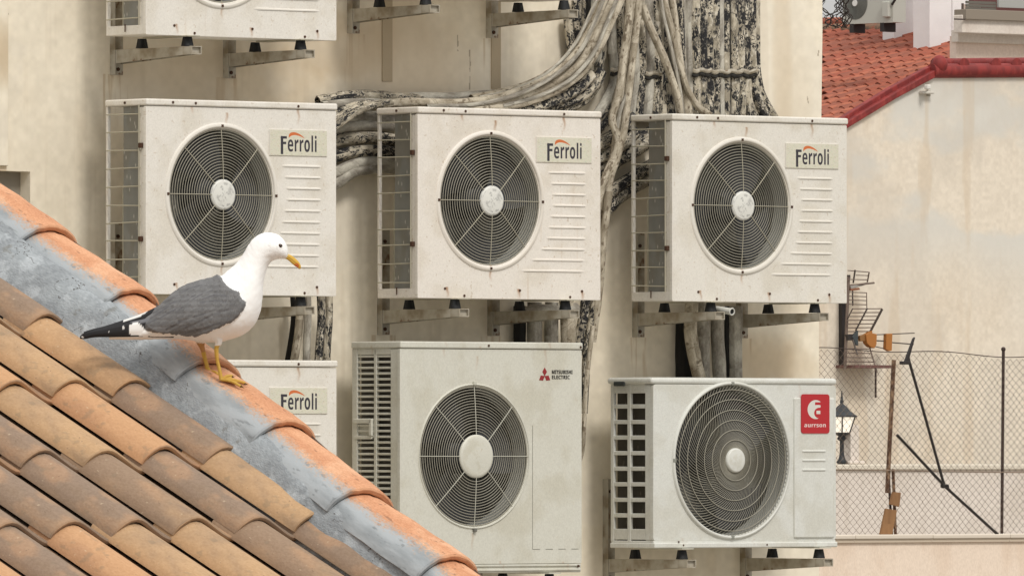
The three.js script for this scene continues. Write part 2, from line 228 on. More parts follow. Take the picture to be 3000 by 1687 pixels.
function ringGrille(parent, cx, cy, z, r0, r1, n, wire, mat, hubR, hubMat, hubZ, spokeMat, knob) {
  const rings = []; for (let i = 0; i < n; i++) { const r = r0 + (r1 - r0) * i / (n - 1), dome = 0.012 * (1 - (r / r1) ** 2); rings.push(new THREE.TorusGeometry(r, wire * (i === n - 1 ? 1.5 : 1), 5, 72).translate(cx, cy, z + dome)); }
  const g = part('fan_grille', merge(rings), mat, parent);
  for (let k = 0; k < 8; k++) { const a = k * Math.PI / 4; const p = (r) => V3(cx + r * Math.cos(a), cy + r * Math.sin(a), z + 0.012 * (1 - (r / r1) ** 2) + wire * 1.6); const seg = []; for (let i = 0; i < 4; i++) { const q = (j) => hubR * 0.98 + (r1 + knob - hubR) * j / 4; seg.push(rod(p(q(i)), p(q(i + 1)), wire * 1.05, 6)); } part('spoke', merge(seg), spokeMat, g); }
  part('hub_cap', lathe([[0, 0.006], [hubR * 0.85, 0.0045], [hubR, 0], [hubR, -0.006]], 40).translate(cx, cy, z + 0.012 + hubZ), hubMat, g);
}
function feet(g, xs, d, m) { for (const x of xs) part('mounting_foot', muv(box(x - 0.004, x + 0.046, -0.004, -0.0005, 0.012, d + 0.035), 2), m, g); }
const FW = 0.757, FH = 0.605, FD = 0.205;
function whiteUnit(wm) {
  const g = new THREE.Group(), W = FW, H = FH, d = FD, cx = 0.297, cy = 0.311, R = 0.207;
  part('base_pan', muv(rbox(0, W, 0, 0.03, 0, d - 0.004, 0.003), 1.3), wm, g);
  const lid = part('lid', muv(rbox(-0.004, W + 0.004, H - 0.021, H, -0.002, d + 0.006, 0.006), 1.3), wm, g);
  const fp = merge([panelUV(panelWithHole(W, H - 0.024, cx, cy, R, 0.014).translate(0, 0.0, d - 0.014), W, H), muv(box(0.0005, 0.004, 0.003, H - 0.026, d - 0.034, d - 0.013), 1.3)]);
  const front = part('front_panel', fp, wm, g);
  part('grille_collar', lathe([[R - 0.001, -0.012], [R + 0.002, 0.004], [R + 0.008, 0.0055], [R + 0.0155, 0.004], [R + 0.018, -0.001]], 72).translate(cx, cy, d), wm, front);
  part('side_panel', muv(box(W - 0.004, W - 0.001, 0.03, H - 0.022, 0.002, d - 0.016), 1.3), wm, g);
  part('back_panel', muv(box(0.15, W - 0.005, 0.03, H - 0.022, 0.0, 0.004), 1.3), wm, g);
  part('heat_exchanger', panelUV(muv(box(0.014, 0.034, 0.031, H - 0.023, 0.072, d - 0.02), 1), 1, 1), COIL, g);
  { const q = g.children[g.children.length - 1].geometry, p = q.attributes.position; for (let i = 0; i < p.count; i++) q.attributes.uv.setXY(i, p.getZ(i) / 0.2, p.getY(i) / 0.6); }
  part('corner_post', muv(rbox(0, 0.012, 0.028, H - 0.021, 0.0, 0.01, 0.002), 1.3), wm, g);
  part('inner_rod', rod(V3(0.03, 0.03, 0.052), V3(0.03, 0.33, 0.052), 0.004, 8), WIRE, g);
  for (let i = 0; i < 10; i++) { const y = 0.052 + i * 0.0563 + rr(-0.0025, 0.0025); part('guard_wire', rod(V3(-0.004, y + rr(-0.002, 0.002), 0.006), V3(-0.004, y + rr(-0.003, 0.003), d - 0.026), 0.0021, 6), WIRE, g); }
  part('guard_wire', rod(V3(-0.0075, 0.028, d - 0.028), V3(-0.0075, H - 0.02, d - 0.028), 0.0022, 6), WIRE, g);
  part('guard_wire', rod(V3(-0.004, 0.01, d * 0.5), V3(-0.004, 0.034, d * 0.5), 0.002, 6), RUST, g);
  for (const y of [0.17, 0.46]) part('guard_clip', rbox(-0.01, 0.001, y - 0.008, y + 0.008, d - 0.03, d - 0.016, 0.002), RUST, g);
  fan(g, cx, cy, d - 0.01, R - 0.002, 0.15, 0.6);
  ringGrille(g, cx, cy, d - 0.003, 0.058, 0.203, 17, 0.0013, GRILLE, 0.048, HUBW, 0.001, WIRE, 0.009);
  for (let k = 0; k < 4; k++) { const a = k * Math.PI / 2; part('grille_clip', rbox(-0.004, 0.004, -0.004, 0.004, 0, 0.004, 0.001).translate(cx + 0.215 * Math.cos(a), cy + 0.215 * Math.sin(a), d + 0.004), RUST, front); }
  const badge = rbox(0, 0.233, 0, 0.083, 0, 0.003, 0.0014); part('badge_backing', badge.translate(0.487, 0.437, d), wm, front);
  part('badge', new THREE.PlaneGeometry(0.229, 0.0798).translate(0.487 + 0.1165, 0.437 + 0.0415, d + 0.0034), new THREE.MeshStandardMaterial({ map: badgeTex, roughness: 0.6 }), front);
  [0.529, 0.54, 0.547, 0.547, 0.537, 0.529, 0.52, 0.496, 0.454, 0.41].forEach((x0, i) => {
    const y = 0.405 - i * 0.035, r = 0.0048, rows = []; for (let k = 0; k <= 5; k++) { const row = []; const a = -0.5 + k / 5 * (Math.PI / 2 + 0.9); for (let j = 0; j <= 8; j++) { const t = j / 8, e = Math.min(1, Math.min(t, 1 - t) * 8); row.push(V3(x0 + (0.706 - x0) * t, y + Math.sin(a) * r * 0.9, d - 0.002 + (0.002 + Math.cos(a) * r * 0.6) * e)); } rows.push(row); }
    part('pressed_rib', sheet(rows, true), wm, front); });
  const sc = new THREE.CylinderGeometry(0.0042, 0.0042, 0.004, 8).rotateX(Math.PI / 2);
  for (const [x, y, z] of [[0.11, 0.03, d], [0.42, 0.027, d], [0.68, 0.027, d], [0.19, 0.008, d], [0.63, 0.008, d], [0.1, H - 0.01, d + 0.006], [0.19, H - 0.011, d + 0.006], [0.6, H - 0.012, d + 0.006]]) part('screw', sc.clone().translate(x, y, z), RUST, g);
  part('screw', sc.clone().rotateY(-Math.PI / 2).translate(-0.005, H - 0.011, d * 0.5), RUST, g);
  feet(g, [0.139, 0.591], d, WIRE);
  return g;
}
const uA = whiteUnit(WHITE), uB = whiteUnit(WHITE2), uC = whiteUnit(new THREE.MeshStandardMaterial({ map: enamelTex([226, 222, 213], 57, 0.9), roughness: 0.58 }));
for (const [p, u, y, lb] of [
  [uA, 0, 1.311, 'white air conditioner cut off by the picture edge, above the unit behind the gull'],
  [uA, 0, 0.507, 'white air conditioner whose fan grille is partly behind the gull\'s head'],
  [uB, 1.093, 0.505, 'white air conditioner with bundled pipes over its lid, above the unit with red diamonds'],
  [uC, 2.158, 0.505, 'white air conditioner at the wall corner, above the unit with a red badge'],
  [uC, 0.001, -0.301, 'white air conditioner half hidden behind the tiled roof, below the gull']]) {
  const o = p.clone(); o.name = numbered('air_conditioner'); tag(o, lb, 'air conditioner', 'white units with oblong badges'); placeOnWall(o, u, y, FRONT - FD); o.rotation.y += rr(-0.004, 0.004); { const fn = o.getObjectByName('fan'), an = rr(0, 2), c = Math.cos(an), s2 = Math.sin(an); fn.rotation.z = an; fn.position.set(0.297 - (0.297 * c - 0.311 * s2), 0.311 - (0.297 * s2 + 0.311 * c), 0); } scene.add(o);
}
// grey unit with slotted end and three red diamonds
{
  const W = 0.752, H = 0.735, d = 0.243, cx = 0.303, cy = 0.371, R = 0.226, m = GREYW;
  const g = thing('air_conditioner', 'tall grey air conditioner with three red diamonds and a slotted end panel', 'air conditioner'); placeOnWall(g, 1.02, -0.368, FRONT - d);
  part('base_pan', muv(rbox(0, W, 0, 0.028, 0, d - 0.002, 0.003), 1.3), m, g);
  part('plinth', muv(merge([rbox(0.02, W - 0.004, 0.006, 0.013, d - 0.004, d + 0.003, 0.002), rbox(0.02, W - 0.004, 0.02, 0.027, d - 0.004, d + 0.003, 0.002)]), 1.3), m, g);
  part('lid', muv(rbox(-0.003, W + 0.003, H - 0.022, H, -0.002, d + 0.005, 0.005), 1.3), m, g);
  const fp = merge([panelUV(panelWithHole(W, H - 0.055, cx, cy - 0.03, R - 0.002, 0.014).translate(0, 0.03, d - 0.014), W, H), muv(rbox(0.0, 0.014, 0.03, H - 0.024, d - 0.05, d - 0.012, 0.003), 1.3)]);
  const front = part('front_panel', fp, m, g);
  part('grille_collar', lathe([[R - 0.002, -0.012], [R, 0.003], [R + 0.003, 0.004], [R + 0.006, -0.001]], 72).translate(cx, cy, d), m, front);
  part('back_panel', muv(box(0.04, W - 0.005, 0.03, H - 0.023, 0, 0.004), 1.3), m, g); part('side_panel', muv(box(W - 0.004, W - 0.001, 0.03, H - 0.023, 0.005, d - 0.016), 1.3), m, g);
  part('heat_exchanger', box(0.034, 0.05, 0.03, H - 0.023, 0.006, d - 0.03), M('#5c5852'), g);
  part('corner_post', muv(rbox(0, 0.014, 0.028, H - 0.022, 0, 0.026, 0.003), 1.3), m, g); part('corner_post', muv(rbox(0.001, 0.014, 0.028, H - 0.022, 0.108, 0.122, 0.003), 1.3), m, g);
  for (let i = 0; i < 40; i++) { const y = H - 0.047 - i * 0.0182; if (y < 0.04) break; part('slat', muv(rbox(0.002, 0.013, y - 0.0036, y + 0.0036, 0.027, 0.107, 0.0015), 1.3), m, g); part('slat', muv(rbox(0.002, 0.013, y - 0.0036, y + 0.0036, 0.123, d - 0.051, 0.0015), 1.3), m, g); }
  part('slot_header', muv(rbox(0.001, 0.014, H - 0.042, H - 0.022, 0.026, d - 0.05, 0.002), 1.3), m, g);
  const hd = part('handle_recess', muv(merge([rbox(-0.006, 0.012, 0.475, 0.49, 0.012, 0.1, 0.003), rbox(-0.006, 0.012, 0.435, 0.49, 0.09, 0.104, 0.003), rbox(-0.002, 0.012, 0.425, 0.437, 0.012, 0.1, 0.003), box(0.0105, 0.0135, 0.43, 0.48, 0.02, 0.095)]), 1.3), m, g);
  fan(g, cx, cy, d - 0.01, R - 0.006, 0.18, 1.5);
  ringGrille(g, cx, cy, d - 0.001, 0.08, 0.22, 17, 0.0013, GRILLE, 0.069, GREYW, 0.002, WIREG, 0.008);
  part('grille_tab', rbox(-0.006, 0.006, -0.006, 0.006, 0, 0.008, 0.002).translate(cx, cy + R + 0.006, d), WIREG, front); part('grille_tab', rbox(-0.006, 0.006, -0.008, 0.004, 0, 0.01, 0.002).translate(cx, cy - R - 0.006, d), M('#6f6d66'), front);
  const dark = M('#7d7b70'); part('panel_seam', box(0.546, 0.5472, 0.075, 0.47, d + 0.0002, d + 0.0008), dark, front);
  for (const x of [0.547, 0.601, 0.655, 0.709]) part('panel_seam', box(x, x + 0.03, 0.074, 0.0755, d + 0.0002, d + 0.0008), dark, front);
  const red = M('#8f2426', { roughness: 0.5 }), lx = 0.597, ly = 0.628, s = 0.0255;
  const dia = (ang) => { const q = extr([[0, 0], [0.29 * s * 1.25, 0.52 * s], [0, s * 1.04], [-0.29 * s * 1.25, 0.52 * s]], 0.001); return q.rotateZ(ang); };
  for (const a of [0, 2.0944, -2.0944]) part('emblem_diamond', dia(a).translate(lx, ly, d + 0.0002), red, front);
  ['MITSUBISHI', 'ELECTRIC'].forEach((t, i) => { const q = new TextGeometry(t, { font: fontBold, size: 0.0118, depth: 0.001, curveSegments: 3, bevelEnabled: false }); q.computeBoundingBox(); const w = q.boundingBox.max.x; q.scale((i ? 0.076 : 0.088) / w, 1, 1).translate(0.626, ly + 0.007 - i * 0.0165, d + 0.0002); part('lettering', q, M('#23211c'), front); });
  const sc = new THREE.CylinderGeometry(0.004, 0.004, 0.004, 8).rotateX(Math.PI / 2); for (const [x, y] of [[0.36, H - 0.012], [0.744, H - 0.014], [0.3, 0.02], [0.735, 0.02]]) part('screw', sc.clone().translate(x, y, d + 0.005), RUST, g);
  feet(g, [0.13, 0.59], d, WIREG);
}
// pale unit with a window-pane end grid and a red badge
{
  const W = 0.787, H = 0.553, d = 0.215, cx = 0.333, cy = 0.283, R = 0.246, m = PALE;
  const g = thing('air_conditioner', 'pale grey air conditioner with a red badge and a wide spiral fan guard', 'air conditioner'); placeOnWall(g, 2.078, -0.293, FRONT - d);
  part('base_pan', muv(merge([rbox(-0.003, W + 0.002, 0, 0.017, 0, d + 0.008, 0.004), rbox(0, W, 0.014, 0.024, 0.003, d, 0.003)]), 1.3), m, g);
  const lid = merge([rbox(-0.012, W + 0.004, H - 0.024, H - 0.002, -0.006, d + 0.004, 0.01)]); part('lid', muv(lid, 1.3), m, g);
  const fp = merge([panelUV(panelWithHole(W, H - 0.05, cx, cy - 0.024, R - 0.002, 0.016, 0.012).translate(0, 0.024, d - 0.016), W, H), muv(rbox(0.0, 0.016, 0.024, H - 0.025, d - 0.045, d - 0.014, 0.005), 1.3)]);
  const front = part('front_panel', fp, m, g);
  part('grille_collar', lathe([[R - 0.003, -0.014], [R - 0.001, 0.006], [R + 0.004, 0.009], [R + 0.009, 0.006], [R + 0.011, -0.001]], 80).translate(cx, cy, d), m, front);
  part('back_panel', muv(box(0.05, W - 0.005, 0.024, H - 0.025, 0, 0.004), 1.3), m, g); part('side_panel', muv(box(W - 0.005, W - 0.001, 0.024, H - 0.025, 0.005, d - 0.018), 1.3), m, g);
  part('heat_exchanger', (() => { const q = muv(box(0.03, 0.045, 0.024, H - 0.025, 0.0, d - 0.03), 1), p = q.attributes.position; for (let i = 0; i < p.count; i++) q.attributes.uv.setXY(i, p.getZ(i) / 0.2, p.getY(i) / 0.6); return q; })(), new THREE.MeshStandardMaterial({ color: '#8d867c', map: COIL.map, roughness: 0.8 }), g);
  const z = [0.004, 0.016, 0.082, 0.1, 0.168];
  part('corner_post', muv(rbox(0, 0.012, 0.02, H - 0.024, 0.0, 0.017, 0.003), 1.3), m, g); part('grid_bar', muv(rbox(0, 0.012, 0.02, H - 0.024, 0.083, 0.1, 0.003), 1.3), m, g);
  for (let i = 0; i <= 9; i++) { const y = 0.055 + i * 0.0503, e = i === 0 ? 0.028 : i === 9 ? 0.008 : 0.0068; for (const [a, b] of [[0.0165, 0.0835], [0.0995, d - 0.044]]) part('grid_bar', muv(rbox(0.001, 0.011, y - e, y + (i === 9 ? 0.026 : 0.0068), a, b, 0.002), 1.3), m, g); }
  part('lid_handle', rbox(-0.0135, -0.008, H - 0.03, H - 0.015, 0.03, 0.085, 0.003), M('#3c403f'), g);
  fan(g, cx, cy, d - 0.012, R - 0.006, 0.16, 0.1);
  const rings = []; for (const r of [0.066, 0.098, 0.13, 0.163, 0.197, 0.229]) rings.push(new THREE.TorusGeometry(r, 0.0014, 5, 80).translate(cx, cy, d + 0.004 + 0.016 * (1 - (r / R) ** 2)));
  const gr = part('fan_grille', merge(rings), GRILLE, g);
  const sw = []; for (let k = 0; k < 104; k++) { const a0 = k / 104 * Math.PI * 2, pts = []; for (let i = 0; i <= 7; i++) { const r = 0.04 + (R - 0.042) * i / 7, a = a0 - 1.15 * (i / 7) ** 0.9; pts.push(V3(cx + r * Math.cos(a), cy + r * Math.sin(a), d + 0.001 + 0.016 * (1 - (r / R) ** 2))); } sw.push(new THREE.TubeGeometry(new THREE.CatmullRomCurve3(pts), 10, 0.00105, 4)); }
  part('spiral_wires', merge(sw), GRILLE, gr);
  part('hub_cap', lathe([[0, 0.006], [0.034, 0.005], [0.04, 0], [0.04, -0.008]], 40).translate(cx, cy, d + 0.022), PALE, gr);
  for (const a of [Math.PI / 2, -Math.PI / 2, Math.PI]) part('grille_clip', rbox(-0.006, 0.006, -0.006, 0.006, 0, 0.006, 0.002).translate(cx + (R + 0.003) * Math.cos(a), cy + (R + 0.003) * Math.sin(a), d + 0.004), M('#8b8c84'), front);
  // service cover: a raised plate with a shadow gap round it
  const sx = 0.602, sw2 = 0.175; part('service_cover', muv(rbox(sx, sx + sw2, 0.03, 0.487, d - 0.004, d + 0.0065, 0.005), 1.3, 1.5), m, front);
  for (const y of [0.252, 0.283, 0.313]) part('pressed_rib', muv(rbox(sx + 0.032, sx + 0.135, y - 0.0045, y + 0.0045, d - 0.002, d + 0.0095, 0.004), 1.3), m, front);
  const bs = new THREE.Shape(), bw = 0.124, bh = 0.128, q = 0.012; bs.moveTo(q, 0); bs.lineTo(bw - q, 0); bs.quadraticCurveTo(bw, 0, bw, q); bs.lineTo(bw, bh - q); bs.quadraticCurveTo(bw, bh, bw - q, bh); bs.lineTo(q, bh); bs.quadraticCurveTo(0, bh, 0, bh - q); bs.lineTo(0, q); bs.quadraticCurveTo(0, 0, q, 0);
  const bg = new THREE.ExtrudeGeometry(bs, { depth: 0.002, bevelEnabled: false }); { const p = bg.attributes.position; for (let i = 0; i < p.count; i++) bg.attributes.uv.setXY(i, p.getX(i) / bw, p.getY(i) / bh); }
  part('badge', bg.translate(sx + 0.026, 0.371, d + 0.007), new THREE.MeshStandardMaterial({ map: redTex, roughness: 0.5 }), front);
  const sc = new THREE.CylinderGeometry(0.003, 0.003, 0.003, 8).rotateX(Math.PI / 2); for (const [x, y] of [[0.12, 0.009], [0.48, 0.009], [0.1, 0.02]]) part('screw', sc.clone().translate(x, y, d + 0.008), RUST, g);
  feet(g, [0.095, 0.69], d, WIREG);
}
for (const [u, top, lb] of [
  [0.139, 1.276, 'steel bracket under the cut-off white unit, farther from the pipes'], [0.592, 1.276, 'steel bracket under the cut-off white unit, closer to the bare wall strips'],
  [1.098, 1.431, 'steel bracket carrying nothing in view, beside a brown wall strip'], [1.676, 1.431, 'steel bracket touching the pipes, above the unit crossed by pipes'],
  [0.139, 0.472, 'steel bracket behind the gull, at the roof edge'], [0.592, 0.472, 'steel bracket in front of three vertical pipes, beyond the gull\'s breast'],
  [1.222, 0.47, 'steel bracket above the slotted end of the diamond-marked unit'], [1.682, 0.47, 'steel bracket before thick grey pipes, above the diamond-marked unit'],
  [2.299, 0.47, 'steel bracket with a white pipe stub beside its end'], [2.749, 0.47, 'steel bracket at the wall corner above the red-badged unit'],
  [2.172, -0.331, 'steel bracket below the window-like grid of the red-badged unit'], [2.766, -0.331, 'steel bracket below the service cover of the red-badged unit'],
  [1.15, -0.404, 'steel bracket under the slotted end of the diamond-marked unit'], [1.61, -0.404, 'steel bracket under the lettering of the diamond-marked unit']]) bracket(u, top, lb);

// ---------------------------------------------------------------- pipes
const z2 = (x, y, w) => onWall(1000 + x / 2.576, y / 2.576, w), z5 = (x, y, w) => onWall(1600 + x / 3.68, y / 3.68, w), z4 = (x, y, w) => onWall(960 + x / 4.83, 260 + y / 4.83, w), zc = (x, y, w) => onWall(1660 + x / 2.195, 300 + y / 2.195, w), zd = (x, y, w) => onWall(x * K, y * K, w);
const Z = { 2: z2, 5: z5, 4: z4, c: zc, d: zd };
let pseed = 1;
function pipe(kind, r, frame, pts, label, group) {
  const s = pseed++, curve = new THREE.CatmullRomCurve3(pts.map(([x, y, w]) => Z[frame](x, y, w)), false, 'centripetal'), len = curve.getLength(), n = Math.max(8, Math.ceil(len / 0.02));
  const g = new THREE.TubeGeometry(curve, n, r, 12, false), p = g.attributes.position, uv = g.attributes.uv, off = hash(s, 7, 3), q = new THREE.Vector3();
  for (let i = 0; i <= n; i++) { const c = curve.getPointAt(i / n); for (let j = 0; j <= 12; j++) { const k = i * 13 + j, a = j % 12; q.fromBufferAttribute(p, k).sub(c); const f = 1 + 0.2 * (fbm(i * 0.2 + s * 13, a * 0.5, s, 2) - 0.5) + (i % 9 === 0 && kind === 'beige' ? 0.05 : 0); q.multiplyScalar(f).add(c); p.setXYZ(k, q.x, q.y, q.z); uv.setXY(k, i / n * len / 0.5 + off * 5, j / 12 + off * 3); } }
  g.computeVertexNormals();
  const m = new THREE.Mesh(g, PIPE[kind][s % PIPE[kind].length]); m.name = numbered(kind === 'dark' ? 'cable' : 'insulated_pipe'); tag(m, label, kind === 'dark' ? 'cable' : 'pipe', group); return add(m);
}
const L1 = 'beige taped pipe sweeping from the trunk over the middle unit\'s lid';
for (const pts of [
  [[2010, -60, 0.13], [1930, 120, 0.13], [1830, 320, 0.13], [1690, 490, 0.125], [1460, 640, 0.12], [1200, 730, 0.11], [900, 775, 0.11], [500, 770, 0.1], [300, 790, 0.11]],
  [[2070, -60, 0.12], [1985, 120, 0.13], [1890, 330, 0.135], [1760, 510, 0.13], [1540, 660, 0.12], [1290, 755, 0.115], [1000, 800, 0.11], [700, 815, 0.1]],
  [[2140, -60, 0.12], [2050, 130, 0.13], [1960, 330, 0.14], [1830, 530, 0.135], [1640, 670, 0.13], [1420, 765, 0.125], [1150, 815, 0.12], [850, 830, 0.11]],
  [[1975, -60, 0.11], [1880, 150, 0.11], [1770, 350, 0.105], [1640, 500, 0.1], [1430, 630, 0.095], [1180, 705, 0.09], [980, 745, 0.09]]]) pipe('beige', 0.0135, '2', pts, L1, 'beige pipes sweeping over the lid');
for (const [r, pts] of [[0.007, [[2000, -60, 0.15], [1900, 190, 0.152], [1790, 400, 0.15], [1600, 575, 0.145], [1330, 712, 0.135], [1010, 788, 0.125], [640, 800, 0.115]]], [0.0065, [[2105, -60, 0.15], [2010, 160, 0.155], [1905, 400, 0.158], [1740, 590, 0.15], [1500, 722, 0.14], [1220, 800, 0.13]]], [0.006, [[1950, -60, 0.13], [1850, 170, 0.13], [1735, 370, 0.125], [1560, 545, 0.12], [1300, 680, 0.11], [1040, 735, 0.105]]]]) pipe('grey', r, '2', pts, 'thin grey cable lying along the beige pipes that sweep over the middle lid', 'thin cables along the sweep');
for (const [r, pts] of [[0.006, [[1010, -60, 0.13], [985, 200, 0.135], [945, 480, 0.14], [905, 760, 0.14], [870, 1000, 0.145], [800, 1200, 0.15], [760, 1395, 0.15]]], [0.006, [[1230, -60, 0.11], [1270, 180, 0.115], [1330, 420, 0.118], [1385, 680, 0.116], [1440, 930, 0.11], [1470, 1150, 0.108], [1480, 1300, 0.105]]], [0.005, [[900, -60, 0.09], [905, 250, 0.095], [890, 520, 0.1], [880, 800, 0.1], [850, 1050, 0.11]]]]) pipe('grey', r, '5', pts, 'thin grey cable hanging over the middle trunk of flaking pipes', 'thin cables over the trunk');
const L2 = 'flaking pipe curling low behind the middle unit\'s lid, under the beige sweep';
for (const pts of [
  [[1960, 540, 0.07], [1900, 650, 0.08], [1780, 740, 0.085], [1600, 790, 0.09], [1350, 830, 0.09]], [[1930, 620, 0.05], [1850, 730, 0.06], [1740, 800, 0.07], [1560, 850, 0.07]], [[1880, 560, 0.09], [1800, 650, 0.1], [1650, 740, 0.105], [1480, 800, 0.105], [1250, 840, 0.1]]]) pipe('peel', 0.02, '2', pts, L2, 'flaking pipes curling behind the lid');
for (const [k, r, pts] of [
  ['peel', 0.019, [[-180, 770, 0.05], [0, 735, 0.06], [200, 722, 0.06], [420, 740, 0.06], [700, 755, 0.05]]], ['grey', 0.017, [[420, 745, 0.05], [620, 735, 0.055], [850, 735, 0.055], [1050, 722, 0.055], [1250, 705, 0.05], [1450, 660, 0.05]]],
  ['peel', 0.012, [[-180, 750, 0.04], [0, 715, 0.04], [250, 708, 0.04], [450, 735, 0.04]]], ['grey', 0.015, [[-150, 800, 0.08], [0, 782, 0.08], [180, 770, 0.07], [330, 760, 0.06]]]]) pipe(k, r, '2', pts, 'thin flaking pipe lying level between two white units\' lids', 'level pipes between two lids');
for (const pts of [[[-40, 640, 0.12], [120, 520, 0.125], [300, 390, 0.13], [480, 290, 0.13], [680, 220, 0.12], [900, 190, 0.11]], [[-40, 500, 0.1], [120, 420, 0.11], [280, 330, 0.115], [460, 250, 0.115], [640, 205, 0.11]], [[-60, 430, 0.08], [120, 360, 0.09], [250, 290, 0.1], [420, 230, 0.1], [600, 200, 0.1]], [[-60, 345, 0.06], [120, 320, 0.07], [260, 275, 0.07], [420, 225, 0.08]]]) pipe('peel', 0.0125, '4', pts, 'thin flaking pipe slanting down behind the gull-side white unit', 'thin pipes slanting between two white units');
for (const [y0, y1, y2, y3] of [[440, 400, 400, 420], [560, 520, 510, 530], [730, 700, 690, 710], [950, 900, 880, 890], [1180, 1080, 1040, 1050], [1330, 1180, 1110, 1100]]) pipe(y0 > 700 && y0 < 1000 ? 'peel' : 'grey', 0.0205, '4', [[-160, y0 + 60, 0.03], [120, y0, 0.045], [330, y1, 0.055], [600, y2, 0.055], [850, y3, 0.05], [1100, y3 + 40, 0.04]], 'thick pipe stacked level in the gap between two white units', 'level pipes stacked in the gap');
// vertical trunks
const T1 = 'flaking vertical pipe in the trunk beside the bare wall, under the beige sweep';
for (const [k, r, pts] of [['peel', 0.016, [[235, 150, 0.04], [250, 350, 0.04], [285, 650, 0.04], [330, 800, 0.04]]], ['peel', 0.016, [[330, -80, 0.05], [330, 200, 0.05], [345, 450, 0.05], [390, 760, 0.05]]], ['peel', 0.015, [[415, -80, 0.05], [420, 250, 0.055], [440, 500, 0.055], [470, 760, 0.055]]], ['dark', 0.008, [[455, -80, 0.07], [460, 120, 0.07], [450, 280, 0.07]]], ['grey', 0.016, [[500, -80, 0.04], [520, 300, 0.04], [560, 640, 0.04], [560, 900, 0.04]]], ['peel', 0.014, [[600, 350, 0.04], [610, 550, 0.04], [560, 730, 0.05]]]]) pipe(k, r, '5', pts, k === 'dark' ? 'short black cable hanging beside the flaking trunk pipes' : T1, k === 'dark' ? undefined : 'trunk pipes beside the bare wall');
const T2 = 'flaking vertical pipe in the middle trunk, above the gap between two lids';
for (const [k, r, pts] of [
  ['grey', 0.017, [[700, 150, 0.05], [705, 450, 0.05], [735, 720, 0.05], [730, 900, 0.05], [640, 1100, 0.06], [540, 1250, 0.07]]], ['peel', 0.017, [[780, -80, 0.05], [785, 200, 0.05], [780, 500, 0.05], [780, 800, 0.05], [740, 1000, 0.06], [620, 1200, 0.06], [500, 1330, 0.06]]],
  ['peel', 0.017, [[860, -80, 0.05], [860, 400, 0.055], [850, 800, 0.05], [800, 1050, 0.06], [700, 1250, 0.06], [560, 1400, 0.06]]], ['grey', 0.016, [[940, -80, 0.05], [945, 400, 0.05], [960, 800, 0.05], [930, 1100, 0.05], [880, 1400, 0.05]]],
  ['peel', 0.017, [[1010, -80, 0.04], [1020, 300, 0.05], [1030, 700, 0.05], [1020, 950, 0.05], [990, 1300, 0.05]]], ['grey', 0.018, [[1090, -80, 0.045], [1110, 200, 0.05], [1120, 600, 0.05], [1110, 900, 0.05], [1080, 1300, 0.05]]],
  ['peel', 0.018, [[1180, -80, 0.05], [1190, 300, 0.055], [1190, 700, 0.055], [1180, 900, 0.05], [1160, 1300, 0.05]]], ['peel', 0.018, [[1260, 100, 0.045], [1265, 400, 0.05], [1260, 760, 0.05], [1250, 950, 0.05], [1250, 1300, 0.05]]],
  ['grey', 0.019, [[1340, -80, 0.04], [1350, 400, 0.045], [1370, 800, 0.045], [1380, 1100, 0.045], [1390, 1300, 0.045]]], ['peel', 0.017, [[1300, 780, 0.06], [1320, 950, 0.06], [1340, 1150, 0.06], [1350, 1300, 0.06]]], ['black', 0.013, [[1445, -80, 0.06], [1450, 200, 0.06], [1460, 450, 0.06], [1475, 650, 0.055]]], ['grey', 0.02, [[1440, -80, 0.03], [1450, 500, 0.03], [1470, 900, 0.03], [1500, 1300, 0.03]]], ['grey', 0.021, [[1535, -80, 0.035], [1535, 400, 0.035], [1540, 800, 0.035], [1560, 1300, 0.035]]]]) pipe(k, r, '5', pts, k === 'grey' ? 'smooth grey vertical pipe in the middle trunk, above the gap between two lids' : k === 'black' ? 'thin black-flaked cable pipe in the middle trunk' : T2, 'middle trunk pipes');
const T3 = 'beige taped pipe slanting across the middle trunk to the corner unit\'s lid';
for (const pts of [[[1040, 60, 0.1], [1110, 260, 0.11], [1190, 440, 0.115], [1280, 640, 0.115], [1360, 860, 0.11], [1430, 1080, 0.105], [1460, 1300, 0.1]], [[1255, -80, 0.09], [1300, 120, 0.1], [1355, 330, 0.1], [1400, 560, 0.1], [1460, 780, 0.1], [1530, 980, 0.095], [1640, 1150, 0.09], [1760, 1240, 0.09]], [[1350, -80, 0.08], [1390, 200, 0.085], [1420, 480, 0.085], [1460, 760, 0.085], [1520, 1020, 0.08], [1550, 1300, 0.08]], [[1395, 380, 0.075], [1410, 640, 0.075], [1460, 900, 0.075], [1500, 1120, 0.075], [1510, 1300, 0.075]]]) pipe('beige', 0.0125, '5', pts, T3, 'beige pipes slanting across the trunk');
const T4 = 'beige taped pipe hanging down the gap between the middle and corner units';
for (const pts of [
  [[1545, -40], [1540, 60], [1528, 150], [1516, 240], [1500, 300]].map(([x, y]) => [x + 40, y, 0.14]).concat([[1556, 360, 0.15], [1530, 430, 0.15], [1512, 480, 0.15], [1490, 560, 0.14], [1470, 640, 0.13]]),
  [[1612, -40, 0.13], [1600, 80, 0.14], [1588, 180, 0.145], [1577, 270, 0.15], [1570, 330, 0.155], [1552, 400, 0.155], [1535, 450, 0.155], [1528, 520, 0.15], [1518, 600, 0.145], [1512, 690, 0.14], [1502, 780, 0.14], [1490, 860, 0.13]],
  [[1598, -40, 0.12], [1580, 120, 0.12], [1566, 230, 0.125], [1555, 320, 0.13], [1540, 410, 0.13], [1520, 500, 0.13], [1515, 570, 0.12], [1506, 640, 0.12]]]) pipe('beige', 0.0125, 'd', pts, T4, 'beige pipes hanging in the gap');
const T5 = 'flaking pipe curving behind the badge side of the middle unit';
